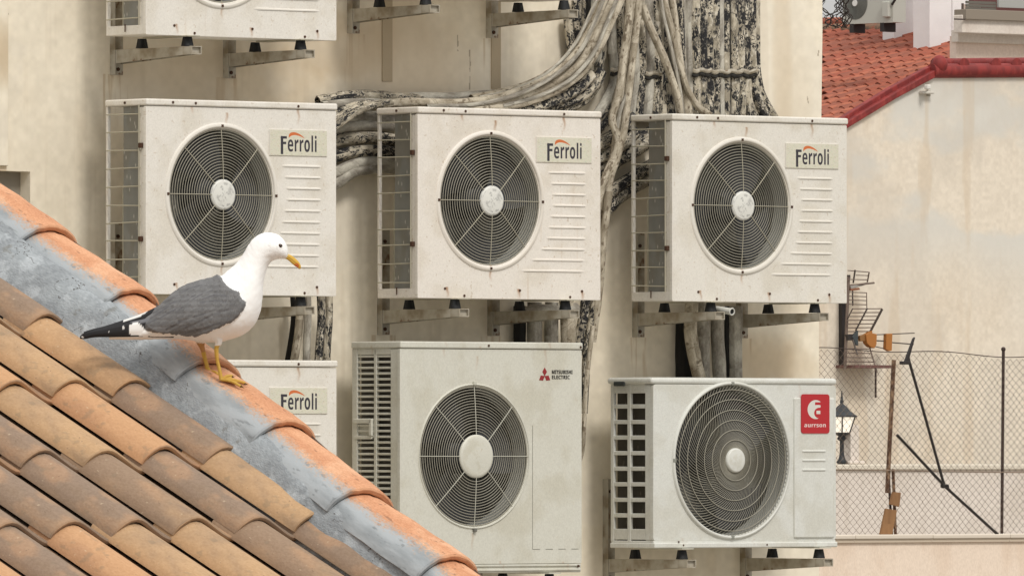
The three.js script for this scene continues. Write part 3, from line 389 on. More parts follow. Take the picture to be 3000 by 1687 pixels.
for (const pts of [[[1590, 290, 0.06], [1556, 330, 0.07], [1525, 352, 0.07], [1480, 380, 0.07]], [[1600, 330, 0.05], [1560, 370, 0.06], [1525, 390, 0.06], [1480, 410, 0.06]], [[1640, 350, 0.05], [1600, 380, 0.05], [1555, 405, 0.05], [1515, 425, 0.05], [1480, 440, 0.05]], [[1660, 400, 0.045], [1600, 440, 0.045], [1560, 465, 0.05], [1530, 490, 0.05], [1500, 530, 0.05]], [[1660, 440, 0.04], [1600, 470, 0.04], [1570, 490, 0.045], [1545, 510, 0.045], [1515, 540, 0.045]], [[1660, 320, 0.04], [1610, 350, 0.04], [1560, 395, 0.04], [1520, 450, 0.04]]]) pipe('peel', 0.02, 'd', pts, T5, 'pipes curving behind the middle unit');
const T6 = 'black-flaked vertical pipe in the trunk at the wall corner';
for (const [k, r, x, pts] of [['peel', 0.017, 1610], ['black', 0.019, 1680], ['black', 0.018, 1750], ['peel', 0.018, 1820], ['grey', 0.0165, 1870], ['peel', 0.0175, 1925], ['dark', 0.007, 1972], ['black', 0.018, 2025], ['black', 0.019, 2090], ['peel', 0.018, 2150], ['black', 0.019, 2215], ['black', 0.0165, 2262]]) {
  const fl = sm(2100, 2270, x), b = (x - 1930) * 0.02; pipe(k, r, '5', [[x - b, -80, 0.05], [x, 300, 0.055], [x + 3, 700, 0.05], [x + 8 + fl * 10, 850, 0.05], [x + 6 + fl * 60, 1040, 0.05], [x + 10 + fl * 200, 1290, 0.05]], k === 'dark' ? 'dark strip painted as shade in the gap between the black-flaked pipes at the wall corner' : k === 'peel' ? 'pale flaking vertical pipe in the trunk at the wall corner' : k === 'grey' ? 'smooth pale vertical pipe in the trunk at the wall corner' : T6, k === 'dark' ? undefined : 'trunk pipes at the wall corner');  // the thin dark tube is painted shade filling the gap between pipes
}
for (const pts of [[[2240, 800, 0.04], [2290, 960, 0.04], [2360, 1120, 0.04], [2440, 1260, 0.04]], [[2200, 860, 0.035], [2270, 1040, 0.035], [2340, 1260, 0.035]], [[2140, 860, 0.035], [2190, 1040, 0.035], [2250, 1260, 0.035]]]) pipe('black', 0.018, '5', pts, T6, 'trunk pipes at the wall corner');
// under the machines
const T7 = 'pipe rising beside the gull-side white unit\'s bracket, above the half-hidden unit';
for (const [k, r, pts] of [['grey', 0.012, [[772, 735, 0.12], [773, 800, 0.12], [771, 860, 0.12], [770, 925, 0.12]]], ['beige', 0.013, [[752, 735, 0.1], [753, 800, 0.1], [748, 850, 0.1], [737, 925, 0.1]]], ['peel', 0.0135, [[806, 730, 0.11], [808, 800, 0.11], [804, 860, 0.11], [800, 925, 0.11]]], ['peel', 0.0135, [[826, 730, 0.1], [826, 800, 0.1], [822, 860, 0.1], [820, 925, 0.1]]], ['dark', 0.012, [[738, 740, 0.05], [740, 800, 0.05], [735, 850, 0.05], [722, 925, 0.05]]]]) pipe(k, r, 'd', pts, k === 'dark' ? 'dark cable rising beyond the gull\'s breast' : T7, k === 'dark' ? undefined : 'pipes above the half-hidden unit');
const T8 = 'thick grey pipe rising behind the diamond-marked unit\'s lid';
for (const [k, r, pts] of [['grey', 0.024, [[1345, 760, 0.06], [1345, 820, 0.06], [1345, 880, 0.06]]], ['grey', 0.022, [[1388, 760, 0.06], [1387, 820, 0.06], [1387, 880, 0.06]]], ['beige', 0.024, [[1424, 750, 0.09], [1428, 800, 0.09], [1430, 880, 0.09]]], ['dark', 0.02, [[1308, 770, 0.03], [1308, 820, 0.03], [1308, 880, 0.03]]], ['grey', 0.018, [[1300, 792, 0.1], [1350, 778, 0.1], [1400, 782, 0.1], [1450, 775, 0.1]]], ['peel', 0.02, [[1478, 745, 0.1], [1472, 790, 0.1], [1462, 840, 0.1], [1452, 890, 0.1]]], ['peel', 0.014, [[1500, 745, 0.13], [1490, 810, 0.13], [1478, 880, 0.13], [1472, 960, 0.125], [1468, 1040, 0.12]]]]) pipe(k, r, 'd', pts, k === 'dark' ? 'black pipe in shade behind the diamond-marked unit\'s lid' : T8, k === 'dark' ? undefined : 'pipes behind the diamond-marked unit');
pipe('beige', 0.0075, 'd', [[1492, 820, 0.2], [1482, 900, 0.21], [1474, 980, 0.22], [1470, 1060, 0.22], [1466, 1130, 0.2], [1452, 1180, 0.16]], 'thin white cable running down past the diamond-marked unit\'s edge');
const T9 = 'thick pipe rising behind the red-badged unit\'s lid';
for (const [k, r, pts] of [['beige', 0.022, [[1740, 760, 0.1], [1738, 840, 0.1], [1748, 900, 0.1], [1762, 960, 0.1]]], ['grey', 0.021, [[1772, 760, 0.08], [1770, 840, 0.08], [1772, 960, 0.08]]], ['grey', 0.022, [[1808, 770, 0.08], [1806, 840, 0.08], [1812, 960, 0.08]]], ['dark', 0.012, [[1826, 770, 0.05], [1828, 860, 0.05], [1834, 960, 0.05]]], ['grey', 0.026, [[1850, 770, 0.06], [1848, 860, 0.06], [1850, 960, 0.06]]]]) pipe(k, r, 'd', pts, k === 'dark' ? 'dark cable between thick pipes behind the red-badged unit\'s lid' : T9, k === 'dark' ? undefined : 'pipes behind the red-badged unit');
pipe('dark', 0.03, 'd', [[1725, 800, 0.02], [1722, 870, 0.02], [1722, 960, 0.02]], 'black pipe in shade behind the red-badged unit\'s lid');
{ const a = onWall(1790 * K, 776 * K, 0.32), b = onWall(1842 * K, 784 * K, 0.42), g = thing('drain_spout', 'white drain spout poking out under the corner unit', 'pipe'); g.position.copy(a); const d = b.clone().sub(a);
  part('tube', new THREE.TubeGeometry(new THREE.LineCurve3(V3(0, 0, 0), d), 4, 0.011, 14), M('#c9c9c2'), g); part('rim', new THREE.TorusGeometry(0.0105, 0.0025, 6, 18).applyQuaternion(new THREE.Quaternion().setFromUnitVectors(V3(0, 0, 1), d.clone().normalize())).translate(d.x, d.y, d.z), M('#c9c9c2'), g); part('bore', new THREE.CircleGeometry(0.009, 14).applyQuaternion(new THREE.Quaternion().setFromUnitVectors(V3(0, 0, 1), d.clone().normalize())).translate(d.x * 0.97, d.y * 0.97, d.z * 0.97), BLACK, g); }
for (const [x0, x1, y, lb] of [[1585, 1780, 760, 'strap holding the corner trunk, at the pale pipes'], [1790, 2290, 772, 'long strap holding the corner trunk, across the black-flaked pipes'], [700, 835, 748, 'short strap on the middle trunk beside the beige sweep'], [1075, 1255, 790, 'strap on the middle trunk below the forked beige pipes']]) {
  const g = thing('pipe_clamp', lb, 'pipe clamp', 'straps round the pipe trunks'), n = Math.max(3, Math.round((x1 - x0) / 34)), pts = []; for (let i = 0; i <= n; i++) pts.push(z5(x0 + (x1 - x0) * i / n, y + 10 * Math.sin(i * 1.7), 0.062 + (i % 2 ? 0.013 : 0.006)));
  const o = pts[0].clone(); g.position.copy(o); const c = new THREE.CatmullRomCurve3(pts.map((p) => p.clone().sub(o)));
  part('strap', new THREE.TubeGeometry(c, n * 4, 0.0075, 8), STEEL, g); part('strap_shade', new THREE.TubeGeometry(new THREE.CatmullRomCurve3(c.points.map((p) => p.clone().add(V3(0, -0.013, 0)).addScaledVector(NW, -0.004))), n * 4, 0.007, 8), M('#2a2825', { roughness: 0.9 }), g);  // dark tube just below each strap, painted shade for the gap there
}

// ---------------------------------------------------------------- the tiled roof the gull stands on
const RA = 45.7 * Math.PI / 180, RS = 27.5 * Math.PI / 180;
const RU = V3(Math.cos(RA), 0.016, -Math.sin(RA)).normalize(), RV = V3(Math.sin(RA) * Math.cos(RS), -Math.sin(RS), Math.cos(RA) * Math.cos(RS)), RN = RV.clone().cross(RU).normalize();
const R0 = at(627, 1049, 25.9).addScaledVector(RN, -0.15);
const roofPt = (u, v, n) => R0.clone().addScaledVector(RU, u).addScaledVector(RV, v).addScaledVector(RN, n);
const toPx = (p) => { const q = p.clone().sub(EYEV), c = Math.cos(PITCH), s = Math.sin(PITCH), y = q.y * c + q.z * s, z = q.z * c - q.y * s; return [1500 + FOCAL * q.x / -z, 843.5 - FOCAL * y / -z]; };
const CAPS = [[0.13, -1.78], [0.1, -1.43], [0.09, -1.08], [0.065, -0.722], [0.058, -0.38], [0, 0], [-0.027, 0.324], [-0.08, 0.677], [-0.091, 1.015], [-0.125, 1.36], [-0.15, 1.7], [-0.18, 2.1]];
const axisU = (v) => { for (let k = 1; k < CAPS.length; k++) if (v <= CAPS[k][1] || k === CAPS.length - 1) { const t = (v - CAPS[k - 1][1]) / (CAPS[k][1] - CAPS[k - 1][1]); return CAPS[k - 1][0] + (CAPS[k][0] - CAPS[k - 1][0]) * t; } };
const roofBasis = new THREE.Matrix4().makeBasis(RU, RN, RV.clone());   // local x across, y up from the roof, z down the slope
const roof = thing('tiled_roof', 'clay tiled roof with a grey-painted verge that the gull stands on', 'roof'); roof.position.copy(R0); roof.quaternion.setFromRotationMatrix(new THREE.Matrix4().makeBasis(RU, RN, RU.clone().cross(RN)));
const claySets = [[[186, 150, 112], [166, 134, 102]], [[180, 145, 108], [150, 124, 100]], [[170, 140, 109], [144, 121, 100]], [[160, 134, 109], [138, 118, 101]], [[190, 148, 110], [172, 132, 100]], [[183, 150, 114], [156, 130, 104]]];
const CLAY = claySets.map(([a, b], k) => { const sd = 500 + k * 37; return new THREE.MeshStandardMaterial({ roughness: 0.92, bumpMap: stuccoBump, bumpScale: 0.0004, map: tex(256, 512, (u, v) => {
  let c = mixc(a, b, sm(0.35, 0.7, fbm(u * 2.2, v * 3.2, sd, 4))); c = mixc(c, [138, 117, 96], 0.5 * sm(0.55, 0.75, fbm(u * 2.6 + v, v * 2.1, sd + 7, 4)));
  c = mixc(c, [198, 152, 112], 0.35 * sm(0.56, 0.75, fbm(u * 3, v * 4, sd + 17, 4))); const g = (fbm(u * 60, v * 110, sd + 3, 3) - 0.5) * 20; c = [c[0] + g, c[1] + g, c[2] + g];
  if (fbm(u * 40, v * 70, sd + 29, 2) > 0.88) c = mixc(c, [112, 92, 74], 0.5); c = mixc(c, [122, 110, 92], 0.3 * sm(0.66, 0.8, fbm(u * 9, v * 20, sd + 33, 5))); c = mixc(c, [206, 190, 164], 0.45 * sm(0.8, 0.84, fbm(u * 18, v * 40, sd + 43, 4))); return c; }) }); });
const prof = [[-0.0645, -0.006], [-0.061, 0.006], [-0.052, 0.0185], [-0.037, 0.0305], [-0.02, 0.0395], [0, 0.0425], [0.018, 0.0395], [0.035, 0.0325], [0.057, 0.0205], [0.08, 0.0085], [0.103, -0.0035], [0.125, -0.0125], [0.15, -0.0185]];
function curvedTile(prf, L, th, lift, taper = 0, nz = 3, jit = 0) {   // local: x across, y up, z along (0 = lower end, -L = upper end)
  const ring = (z, dy, s, dn) => prf.map(([x, y], i) => { const a = prf[Math.max(0, i - 1)], b = prf[Math.min(prf.length - 1, i + 1)], tx = b[0] - a[0], ty = b[1] - a[1], l = Math.hypot(tx, ty); return V3((x + ty / l * dn) * s, (y - tx / l * dn) * (0.5 + 0.5 * s) + dy + (jit ? jit * (fbm(x * 40, z * 20, 9, 2) - 0.5) : 0), z); });
  const top = [], bot = []; for (let k = 0; k <= nz; k++) { const t = k / nz, z = -L * t, s = 1 - taper * t; top.push(ring(z, lift * (1 - t), s, 0)); bot.push(ring(z, lift * (1 - t), s, th)); }
  const uvf = (i, j, q) => [j, 1 - i];
  const rnd1 = top[0].map((p, i) => p.clone().lerp(bot[0][i], 0.3).add(V3(0, 0, 0.003))), rnd2 = top[0].map((p, i) => p.clone().lerp(bot[0][i], 0.75).add(V3(0, 0, 0.003)));
  return merge([sheet([rnd1, ...top], true, (i, j) => [j, 0.98 - i * 0.96]), sheet(bot, false, uvf), sheet([rnd1, rnd2, bot[0]], false, uvf), sheet([top[nz], bot[nz]], true, uvf), sheet([top.map((r) => r[0]), bot.map((r) => r[0])], true, uvf), sheet([top.map((r) => r[r.length - 1]), bot.map((r) => r[r.length - 1])], false, uvf)]);
}
const tileGeo = [0, 1, 2].map((k) => curvedTile(prof.map(([x, y]) => [x, y + (k - 1) * 0.001 * Math.cos(x * 40)]), 0.425, 0.0125, 0.018));
{
  const order = [0, 1, 2, 3, 4, 5];
  for (let j = -4; j <= 7; j++) for (let i = 0; i < 16; i++) {
    const u = -0.162 - 0.2 * i, v = -0.073 + 0.353 * j, p1 = toPx(roofPt(u, v, 0.03)), p0 = toPx(roofPt(u, v - 0.4, 0.03));
    if (p1[0] < -140 || p0[0] > 1300 || p1[1] < 560 || p0[1] > 1790) continue;
    const m = part('roof_tile', tileGeo[(i + j + 9) % 3], CLAY[Math.floor(hash(i, j + 20, 5) * 6)], roof);
    m.position.set(u + 0.004 * (hash(i, j + 9, 1) - 0.5), 0.002 * hash(i, j + 9, 2), v + 0.01 * (hash(i, j + 9, 3) - 0.5)); m.rotation.y = 0.014 * (hash(i, j + 9, 4) - 0.5);
  }
  const deckM = M('#97846c', { roughness: 1 });
  part('roof_deck', box(-3.4, 0.1, -0.16, -0.03, -2.4, 2.8), deckM, roof);
  // verge caps: overlapping half-round tiles, painted grey along one flank
  const capProf = []; for (let k = 0; k <= 22; k++) { const a = Math.PI * (0.94 - 0.88 * k / 22); capProf.push([0.104 * Math.cos(a) / Math.cos(0.06 * Math.PI), 0.016 + 0.066 * (Math.sin(a) - Math.sin(0.06 * Math.PI)) / (1 - Math.sin(0.06 * Math.PI))]); }
  const capMat = [0, 1, 2].map((k) => new THREE.MeshStandardMaterial({ roughness: 0.9, bumpMap: stuccoBump, bumpScale: 0.001, map: tex(512, 512, (u, v) => {
    const sd = 700 + 41 * k; let c = mixc([210, 157, 120], [196, 140, 104], sm(0.3, 0.7, fbm(u * 5, v * 3, sd, 5))); c = mixc(c, [226, 184, 150], 0.5 * sm(0.5, 0.75, fbm(u * 4, v * 5, sd + 9, 4)));
    c = mixc(c, [120, 84, 62], 0.5 * sm(0.7, 0.8, fbm(u * 26, v * 22, sd + 19, 4))); const g = (fbm(u * 90, v * 120, sd + 3, 2) - 0.5) * 30; c = [c[0] + g, c[1] + g, c[2] + g];
    const e = u - 0.31 + 0.1 * (fbm(v * 7, u * 5, sd + 5, 4) - 0.5) + 0.14 * (fbm(v * 90, u * 90, sd + 6, 2) - 0.5); let p = mixc([166, 172, 176], [142, 148, 152], sm(0.35, 0.75, fbm(u * 8, v * 5, sd + 11, 5))); p = mixc(p, [112, 116, 118], 0.5 * sm(0.66, 0.78, fbm(u * 20, v * 14, sd + 12, 4)));
    return mixc(p, c, sm(-0.085, 0.085, e)); }) }));
  const capGeo = curvedTile(capProf.map(([x, y]) => [x, y]), 0.41, 0.016, 0.019, 0.12, 6, 0.007);
  const caps = CAPS.slice(1, 11);
  caps.forEach(([u, v], k) => { const m = part('verge_cap_tile', capGeo, capMat[k % 3], roof); m.position.set(u + 0.004, 0.05, v); m.rotation.y = Math.atan2(u - CAPS[k][0], v - CAPS[k][1]); });
  // mortar fillet between caps and tiles, painted the same grey, cracked
  const mortBump = stuccoBump.clone(); mortBump.repeat.set(1, 20); mortBump.needsUpdate = true;
  const mortM = new THREE.MeshStandardMaterial({ roughness: 0.95, bumpMap: mortBump, bumpScale: 0.003, map: tex(512, 2048, (u, v) => {
    let c = mixc([154, 160, 164], [136, 141, 145], sm(0.3, 0.72, fbm(u * 3, v * 60, 811, 5))); c = mixc(c, [112, 111, 106], 0.5 * sm(0.68, 0.8, fbm(u * 5, v * 110, 821, 5))); c = mixc(c, [186, 192, 196], 0.5 * sm(0.6, 0.75, fbm(u * 4, v * 90, 831, 4)));
    const cr = Math.abs(fbm(u * 4, v * 80, 841, 4) - 0.5); if (cr < 0.005 && fbm(u * 3, v * 40, 851, 3) > 0.54) c = mixc(c, [62, 58, 54], 0.85); const g = (fbm(u * 70, v * 400, 861, 2) - 0.5) * 30; return [c[0] + g, c[1] + g, c[2] + g]; }) });
  const rows = []; const foot = (v) => v < -0.66 ? -0.185 : v < 0 ? -0.185 + 0.075 * sm(-0.66, 0, v) : -0.11 - 0.012 * Math.sin(v * 5);
  for (let k = 0; k <= 260; k++) { const v = -1.75 + 3.6 * k / 260, a = axisU(v), f = foot(v) + 0.022 * (fbm(v * 7, 2, 3, 4) - 0.5), row = [], st = ((v - 10 * 0.34) % 0.345 + 0.345) % 0.345;
    for (const [t, n] of [[0.46, 0.112], [0.64, 0.105], [0.8, 0.088], [0.9, 0.068], [1.0, 0.045], [1.1, 0.022], [1.22, 0.0], [1.35, -0.03]]) row.push(V3(a + (t < 1 ? (f + 0.0) * t - 0.0 : f * t), n + 0.01 * (fbm(v * 16, t * 6, 8, 4) - 0.5), v)); rows.push(row); }
  part('mortar_fillet', sheet(rows, true, (i, j) => [j, i]), mortM, roof);
  const rows2 = []; for (let k = 0; k <= 60; k++) { const v = -1.75 + 3.6 * k / 60, a = axisU(v); rows2.push([V3(a + 0.085, 0.11, v), V3(a + 0.1, 0.06, v), V3(a + 0.098, -0.16, v)]); }
  part('verge_mortar', sheet(rows2, false, (i, j) => [j * 0.4, i]), mortM, roof);
}
{ // the house under it
  const g = thing('near_house', 'rendered house wall below the clay tiled roof', 'building'); const o = roofPt(0.02, 2.4, -0.3); g.position.set(o.x, 0, o.z); g.rotation.y = RA;
  part('wall', box(-3.3, 0.0, 0, o.y - 0.1, -4.6, 0), M('#c9bda6'), g);
}

// ---------------------------------------------------------------- the gull
{
  const stand = roofPt(-0.004, 0.085, 0.137), D = -stand.z, S = D / FOCAL;
  const GX = 200 + 1190 / 2.786, GY = 640 + 1290 / 2.786;
  const base = at(GX, GY, D), loc = (x, y) => [(x / 2.786 + 200 - GX) * S, -(y / 2.786 + 640 - GY) * S];
  const gull = thing('gull', 'white gull with slate-grey folded wings, black wingtips and yellow legs', 'bird'); gull.position.copy(base);
  const st = [[[330, 955], [330, 984], 0.012], [[430, 932], [430, 988], 0.02], [[540, 890], [540, 990], 0.028], [[640, 840], [660, 988], 0.038], [[740, 745], [800, 984], 0.052], [[850, 640], [930, 986], 0.063], [[960, 572], [1060, 1004], 0.071], [[1080, 533], [1180, 1012], 0.076], [[1180, 508], [1300, 993], 0.078], [[1240, 472], [1420, 950], 0.076], [[1290, 432], [1510, 875], 0.071], [[1340, 390], [1560, 775], 0.063], [[1390, 340], [1581, 655], 0.054], [[1430, 282], [1586, 555], 0.046], [[1455, 235], [1600, 475], 0.041], [[1485, 190], [1622, 400], 0.0385], [[1525, 148], [1655, 352], 0.038], [[1580, 121], [1690, 337], 0.038], [[1640, 114], [1716, 331], 0.0365], [[1700, 128], [1737, 329], 0.033], [[1745, 163], [1753, 328], 0.027], [[1775, 206], [1767, 326], 0.02], [[1787, 243], [1778, 322], 0.013], [[1790, 272], [1786, 316], 0.006]];
  const cT = new THREE.CatmullRomCurve3(st.map((s) => V3(...loc(...s[0]), 0)), false, 'centripetal'), cB = new THREE.CatmullRomCurve3(st.map((s) => V3(...loc(...s[1]), 0)), false, 'centripetal'), cW = new THREE.CatmullRomCurve3(st.map((s, i) => V3(i, s[2] * 100, 0)), false, 'centripetal');
  const wing = [[1215, 440], [1285, 535], [1330, 575], [1392, 600], [1402, 632], [1450, 690], [1441, 738], [1400, 800], [1330, 855], [1250, 885], [1200, 918], [1100, 952], [1055, 968], [950, 962], [830, 945], [720, 938], [640, 915], [585, 868], [560, 845], [500, 850], [500, 700], [800, 480]].map(([x, y]) => loc(x, y));
  const crescent = [[495, 868], [560, 846], [590, 872], [640, 915], [720, 940], [700, 958], [600, 962], [500, 948]].map(([x, y]) => loc(x, y));
  const inside = (p, x, y) => { let c = false; for (let i = 0, j = p.length - 1; i < p.length; j = i++) if ((p[i][1] > y) !== (p[j][1] > y) && x < (p[j][0] - p[i][0]) * (y - p[i][1]) / (p[j][1] - p[i][1]) + p[i][0]) c = !c; return c; };
  const dist = (p, x, y) => { let m = 9; for (let i = 0, j = p.length - 1; i < p.length; j = i++) { const ax = p[j][0], ay = p[j][1], bx = p[i][0] - ax, by = p[i][1] - ay, t = clamp(((x - ax) * bx + (y - ay) * by) / (bx * bx + by * by)); m = Math.min(m, Math.hypot(x - ax - bx * t, y - ay - by * t)); } return m; };
  const lin = (c) => { const q = new THREE.Color().setRGB(c[0] / 255, c[1] / 255, c[2] / 255, THREE.SRGBColorSpace); return [q.r, q.g, q.b]; };
  const cols = (g, f) => { const p = g.attributes.position, a = new Float32Array(p.count * 3); for (let i = 0; i < p.count; i++) { const c = lin(f(p.getX(i), p.getY(i), p.getZ(i))); a.set(c, i * 3); } g.setAttribute('color', new THREE.BufferAttribute(a, 3)); return g; };
  const quill = [[[1290, 685], [1200, 672], [1080, 690]], [[1040, 628], [960, 668], [850, 690], [760, 735], [690, 775]], [[1110, 538], [980, 575], [880, 630], [790, 690]], [[1010, 795], [900, 858], [800, 905]], [[1240, 855], [1100, 900], [960, 938]], [[890, 735], [760, 808], [620, 868]], [[1210, 755], [1050, 800], [900, 842]], [[1350, 740], [1220, 770], [1090, 835], [960, 890]], [[1180, 590], [1080, 625], [980, 690], [880, 770]], [[1320, 640], [1200, 625], [1100, 660]], [[820, 720], [700, 800], [590, 850]]].map((q) => q.map(([x, y]) => loc(x, y)));
  const nearQuill = (x, y) => { let m = 9; for (const q of quill) for (let i = 0; i < q.length - 1; i++) { const ax = q[i][0], ay = q[i][1], bx = q[i + 1][0] - ax, by = q[i + 1][1] - ay, t = clamp(((x - ax) * bx + (y - ay) * by) / (bx * bx + by * by)); m = Math.min(m, Math.hypot(x - ax - bx * t, y - ay - by * t)); } return m; };
  // overlapping feathers of the folded wing: rows laid like shingles from the shoulder back
  const wd = [-0.97, -0.243], wo = loc(1455, 650), plume = []; { let a = -0.01, row = 0; while (a < 0.32) { const L = 0.03 + 0.2 * Math.max(0, a), hw = 0.0068 + 0.012 * Math.max(0, a); for (let b = -0.11; b < 0.12; b += hw * 1.55) plume.push([a + 0.006 * (hash(row, Math.round(b * 999), 2) - 0.5), b + (row % 2) * hw * 0.78, L * (0.9 + 0.2 * hash(row, Math.round(b * 999), 4)), hw, hash(row, Math.round(b * 999), 6)]); a += 0.011 + 0.055 * Math.max(0, a); row++; } }
  const feather = (x, y) => { const px = x - wo[0], py = y - wo[1], a = px * wd[0] + py * wd[1], b = -px * wd[1] + py * wd[0]; for (const q of plume) { const t = (a - q[0]) / q[2]; if (t < 0 || t > 1) continue; const w = q[3] * Math.sqrt(Math.max(0, 1 - Math.max(0, (t - 0.35) / 0.65) ** 2.6)), e = w - Math.abs(b - q[1]); if (e > 0) return [t, Math.min(e, (1 - t) * q[2]), q[4], Math.abs(b - q[1])]; } return [0, 1, 0.5, 1]; };
  const NS = 520, NA = 200, rows = [];
  for (let i = 0; i <= NS; i++) { const t = i / NS, T = cT.getPoint(t), B = cB.getPoint(t), w = cW.getPoint(t).y / 100, cx = (T.x + B.x) / 2, cy = (T.y + B.y) / 2, ex = (T.x - B.x) / 2, ey = (T.y - B.y) / 2, row = [];
    for (let j = 0; j <= NA; j++) { const a = j / NA * Math.PI * 2, c = Math.cos(a), s = Math.sin(a); let x = cx + ex * c, y = cy + ey * c, z = w * s * (1 - 0.16 * c);
      const n = inside(wing, x, y), d = n ? dist(wing, x, y) : 0, f = fbm(x * 160 + y * 60, y * 220 - x * 40, 5, 2) - 0.5; let k = n ? 0.0075 * sm(0, 0.008, d) : 0;
      if (n) { const along = (x * 0.86 + y * 0.5), ac = (-x * 0.5 + y * 0.86); const q = feather(x, y); k += 0.0026 * q[0] + 0.0008 * sm(0, 0.003, q[1]) + 0.0004 * f - 0.0012 * sm(0.004, 0, nearQuill(x, y)); } else k += 0.0016 * (fbm(x * 90, y * 90 + z * 40, 15, 3) - 0.5);
      const nl = Math.hypot(c / Math.max(0.01, Math.hypot(ex, ey)), s / w), nx = ex / Math.hypot(ex, ey) * c / Math.hypot(ex, ey) / nl, ny = ey / Math.hypot(ex, ey) * c / Math.hypot(ex, ey) / nl, nz = s / w / nl;
      row.push(V3(x + nx * k, y + ny * k, z + nz * k)); } rows.push(row); }
  const eyeP = loc(1728, 224);
  const body = cols(sheet(rows, true), (x, y, z) => {
    const g = 12 * (fbm(x * 300, y * 300, 4, 2) - 0.5);
    const e = Math.hypot((x - eyeP[0]) * 1.0, (y - eyeP[1]) * 1.15), headS = fbm(x * 420 + y * 200, y * 300, 61, 3);
    const jx = x + 0.006 * (fbm(x * 130, y * 130, 81, 3) - 0.5), jy = y + 0.006 * (fbm(x * 130 + 7, y * 130, 82, 3) - 0.5); if (inside(crescent, jx, jy)) return [240, 240, 238];
    if (inside(wing, jx, jy)) { const along = (x * 0.86 + y * 0.5), ac = (-x * 0.5 + y * 0.86), li = Math.abs(((ac * 30 + 0.9 * Math.sin(along * 9)) % 1 + 1) % 1 - 0.5); let c = mixc([114, 114, 115], [98, 98, 99], fbm(x * 40, y * 70, 9, 3)); const q = feather(x, y), dv = (q[2] - 0.5) * 12; c = [c[0] + dv, c[1] + dv, c[2] + dv]; c = mixc(c, [134, 134, 134], 0.4 * sm(0.0016, 0.0004, q[1])); c = mixc(c, [88, 88, 89], 0.5 * sm(0.0009, 0.0003, q[3]) * sm(0.25, 0.5, q[0])); c = mixc(c, [84, 84, 88], 0.75 * sm(0.0022, 0.0006, nearQuill(x, y)) * sm(0.3, 0.55, fbm(x * 45, y * 45, 29, 2))); return [c[0] + g, c[1] + g, c[2] + g]; }
    let c = [246, 246, 245]; if (x > loc(1560, 0)[0] && e < 0.035) c = mixc(c, [214, 213, 211], 0.5 * sm(0.55, 0.7, headS)); return [c[0] + g * 0.3, c[1] + g * 0.3, c[2] + g * 0.3]; });
  const geos = [body];
  function blade(stn, zc, th, colr) { const rws = [], q = stn.map((s) => [loc(s[0], s[1]), loc(s[0], s[2])]); const a = new THREE.CatmullRomCurve3(q.map((s) => V3(s[0][0], s[0][1], 0))), b = new THREE.CatmullRomCurve3(q.map((s) => V3(s[1][0], s[1][1], 0))); for (let i = 0; i <= 120; i++) { const t = i / 120, A = a.getPoint(t), B = b.getPoint(t), row = [], w = th * Math.min(1, 0.25 + 2.5 * t) * Math.min(1, (1 - t) * 6 + 0.02), zz = zc * (0.35 + 0.65 * t); for (let j = 0; j <= 24; j++) { const f = j / 24 * Math.PI * 2, c = Math.cos(f), s = Math.sin(f); const m = 0.5 + 0.5 * c; row.push(V3(B.x + (A.x - B.x) * m, B.y + (A.y - B.y) * m, zz + w * s + 0.0015 * Math.sin(m * 26) * Math.sign(s))); } rws.push(row); } geos.push(cols(sheet(rws), colr)); }
  const spots = [[447, 893, 9, 18], [330, 926, 15, 5], [112, 968, 14, 8]].map(([x, y, a, b]) => [...loc(x, y), a / 2.786 * S, b / 2.786 * S]);
  const tip = (x, y, z) => { for (const [sx, sy, a, b] of spots) if (Math.abs((x - sx) / a) + Math.abs((y - sy + (x - sx) * 0.3) / b) < 1 && z > 0) return [228, 228, 226]; if (inside(crescent, x, y)) return [240, 240, 238]; if (x > loc(505, 0)[0] && y > loc(0, 850)[1] && z > 0) return [110, 111, 116]; return [30, 30, 33]; };
  blade([[92, 958, 982], [130, 932, 984], [200, 912, 972], [290, 893, 969], [390, 868, 968], [480, 848, 968], [580, 830, 968], [700, 800, 972], [860, 760, 975]], 0.03, 0.009, tip);
  blade([[120, 925, 960], [180, 905, 950], [280, 880, 940], [390, 845, 925], [480, 815, 905], [600, 772, 880], [720, 715, 850], [840, 650, 820]], -0.024, 0.009, (x, y, z) => { const q = loc(540, 795); return Math.hypot((x - q[0]) / 0.03 , (y - q[1] - (x - q[0]) * 0.42) / 0.006) < 1 ? [226, 226, 224] : x > loc(700, 0)[0] ? [104, 105, 110] : [34, 34, 37]; });
  // bill
  const bs = [[[1745, 272], [1745, 330], 0.0085], [[1775, 284], [1772, 330], 0.0072], [[1805, 294], [1795, 343], 0.0066], [[1835, 312], [1818, 364], 0.006], [[1862, 336], [1845, 386], 0.0056], [[1884, 361], [1867, 400], 0.005], [[1896, 388], [1880, 411], 0.004], [[1896, 406], [1890, 413], 0.0012]];
  { const a = new THREE.CatmullRomCurve3(bs.map((s) => V3(...loc(...s[0]), 0))), b = new THREE.CatmullRomCurve3(bs.map((s) => V3(...loc(...s[1]), 0))), w = new THREE.CatmullRomCurve3(bs.map((s, i) => V3(i, s[2] * 100, 0))), rws = []; for (let i = 0; i <= 60; i++) { const t = i / 60, A = a.getPoint(t), B = b.getPoint(t), W = w.getPoint(t).y / 100, row = []; for (let j = 0; j <= 36; j++) { const f = j / 36 * Math.PI * 2, m = 0.5 + 0.5 * Math.cos(f), gap = 1 - 0.22 * Math.exp(-(((m - 0.42) / 0.05) ** 2)); row.push(V3(B.x + (A.x - B.x) * m, B.y + (A.y - B.y) * m, W * Math.sin(f) * gap)); } rws.push(row); }
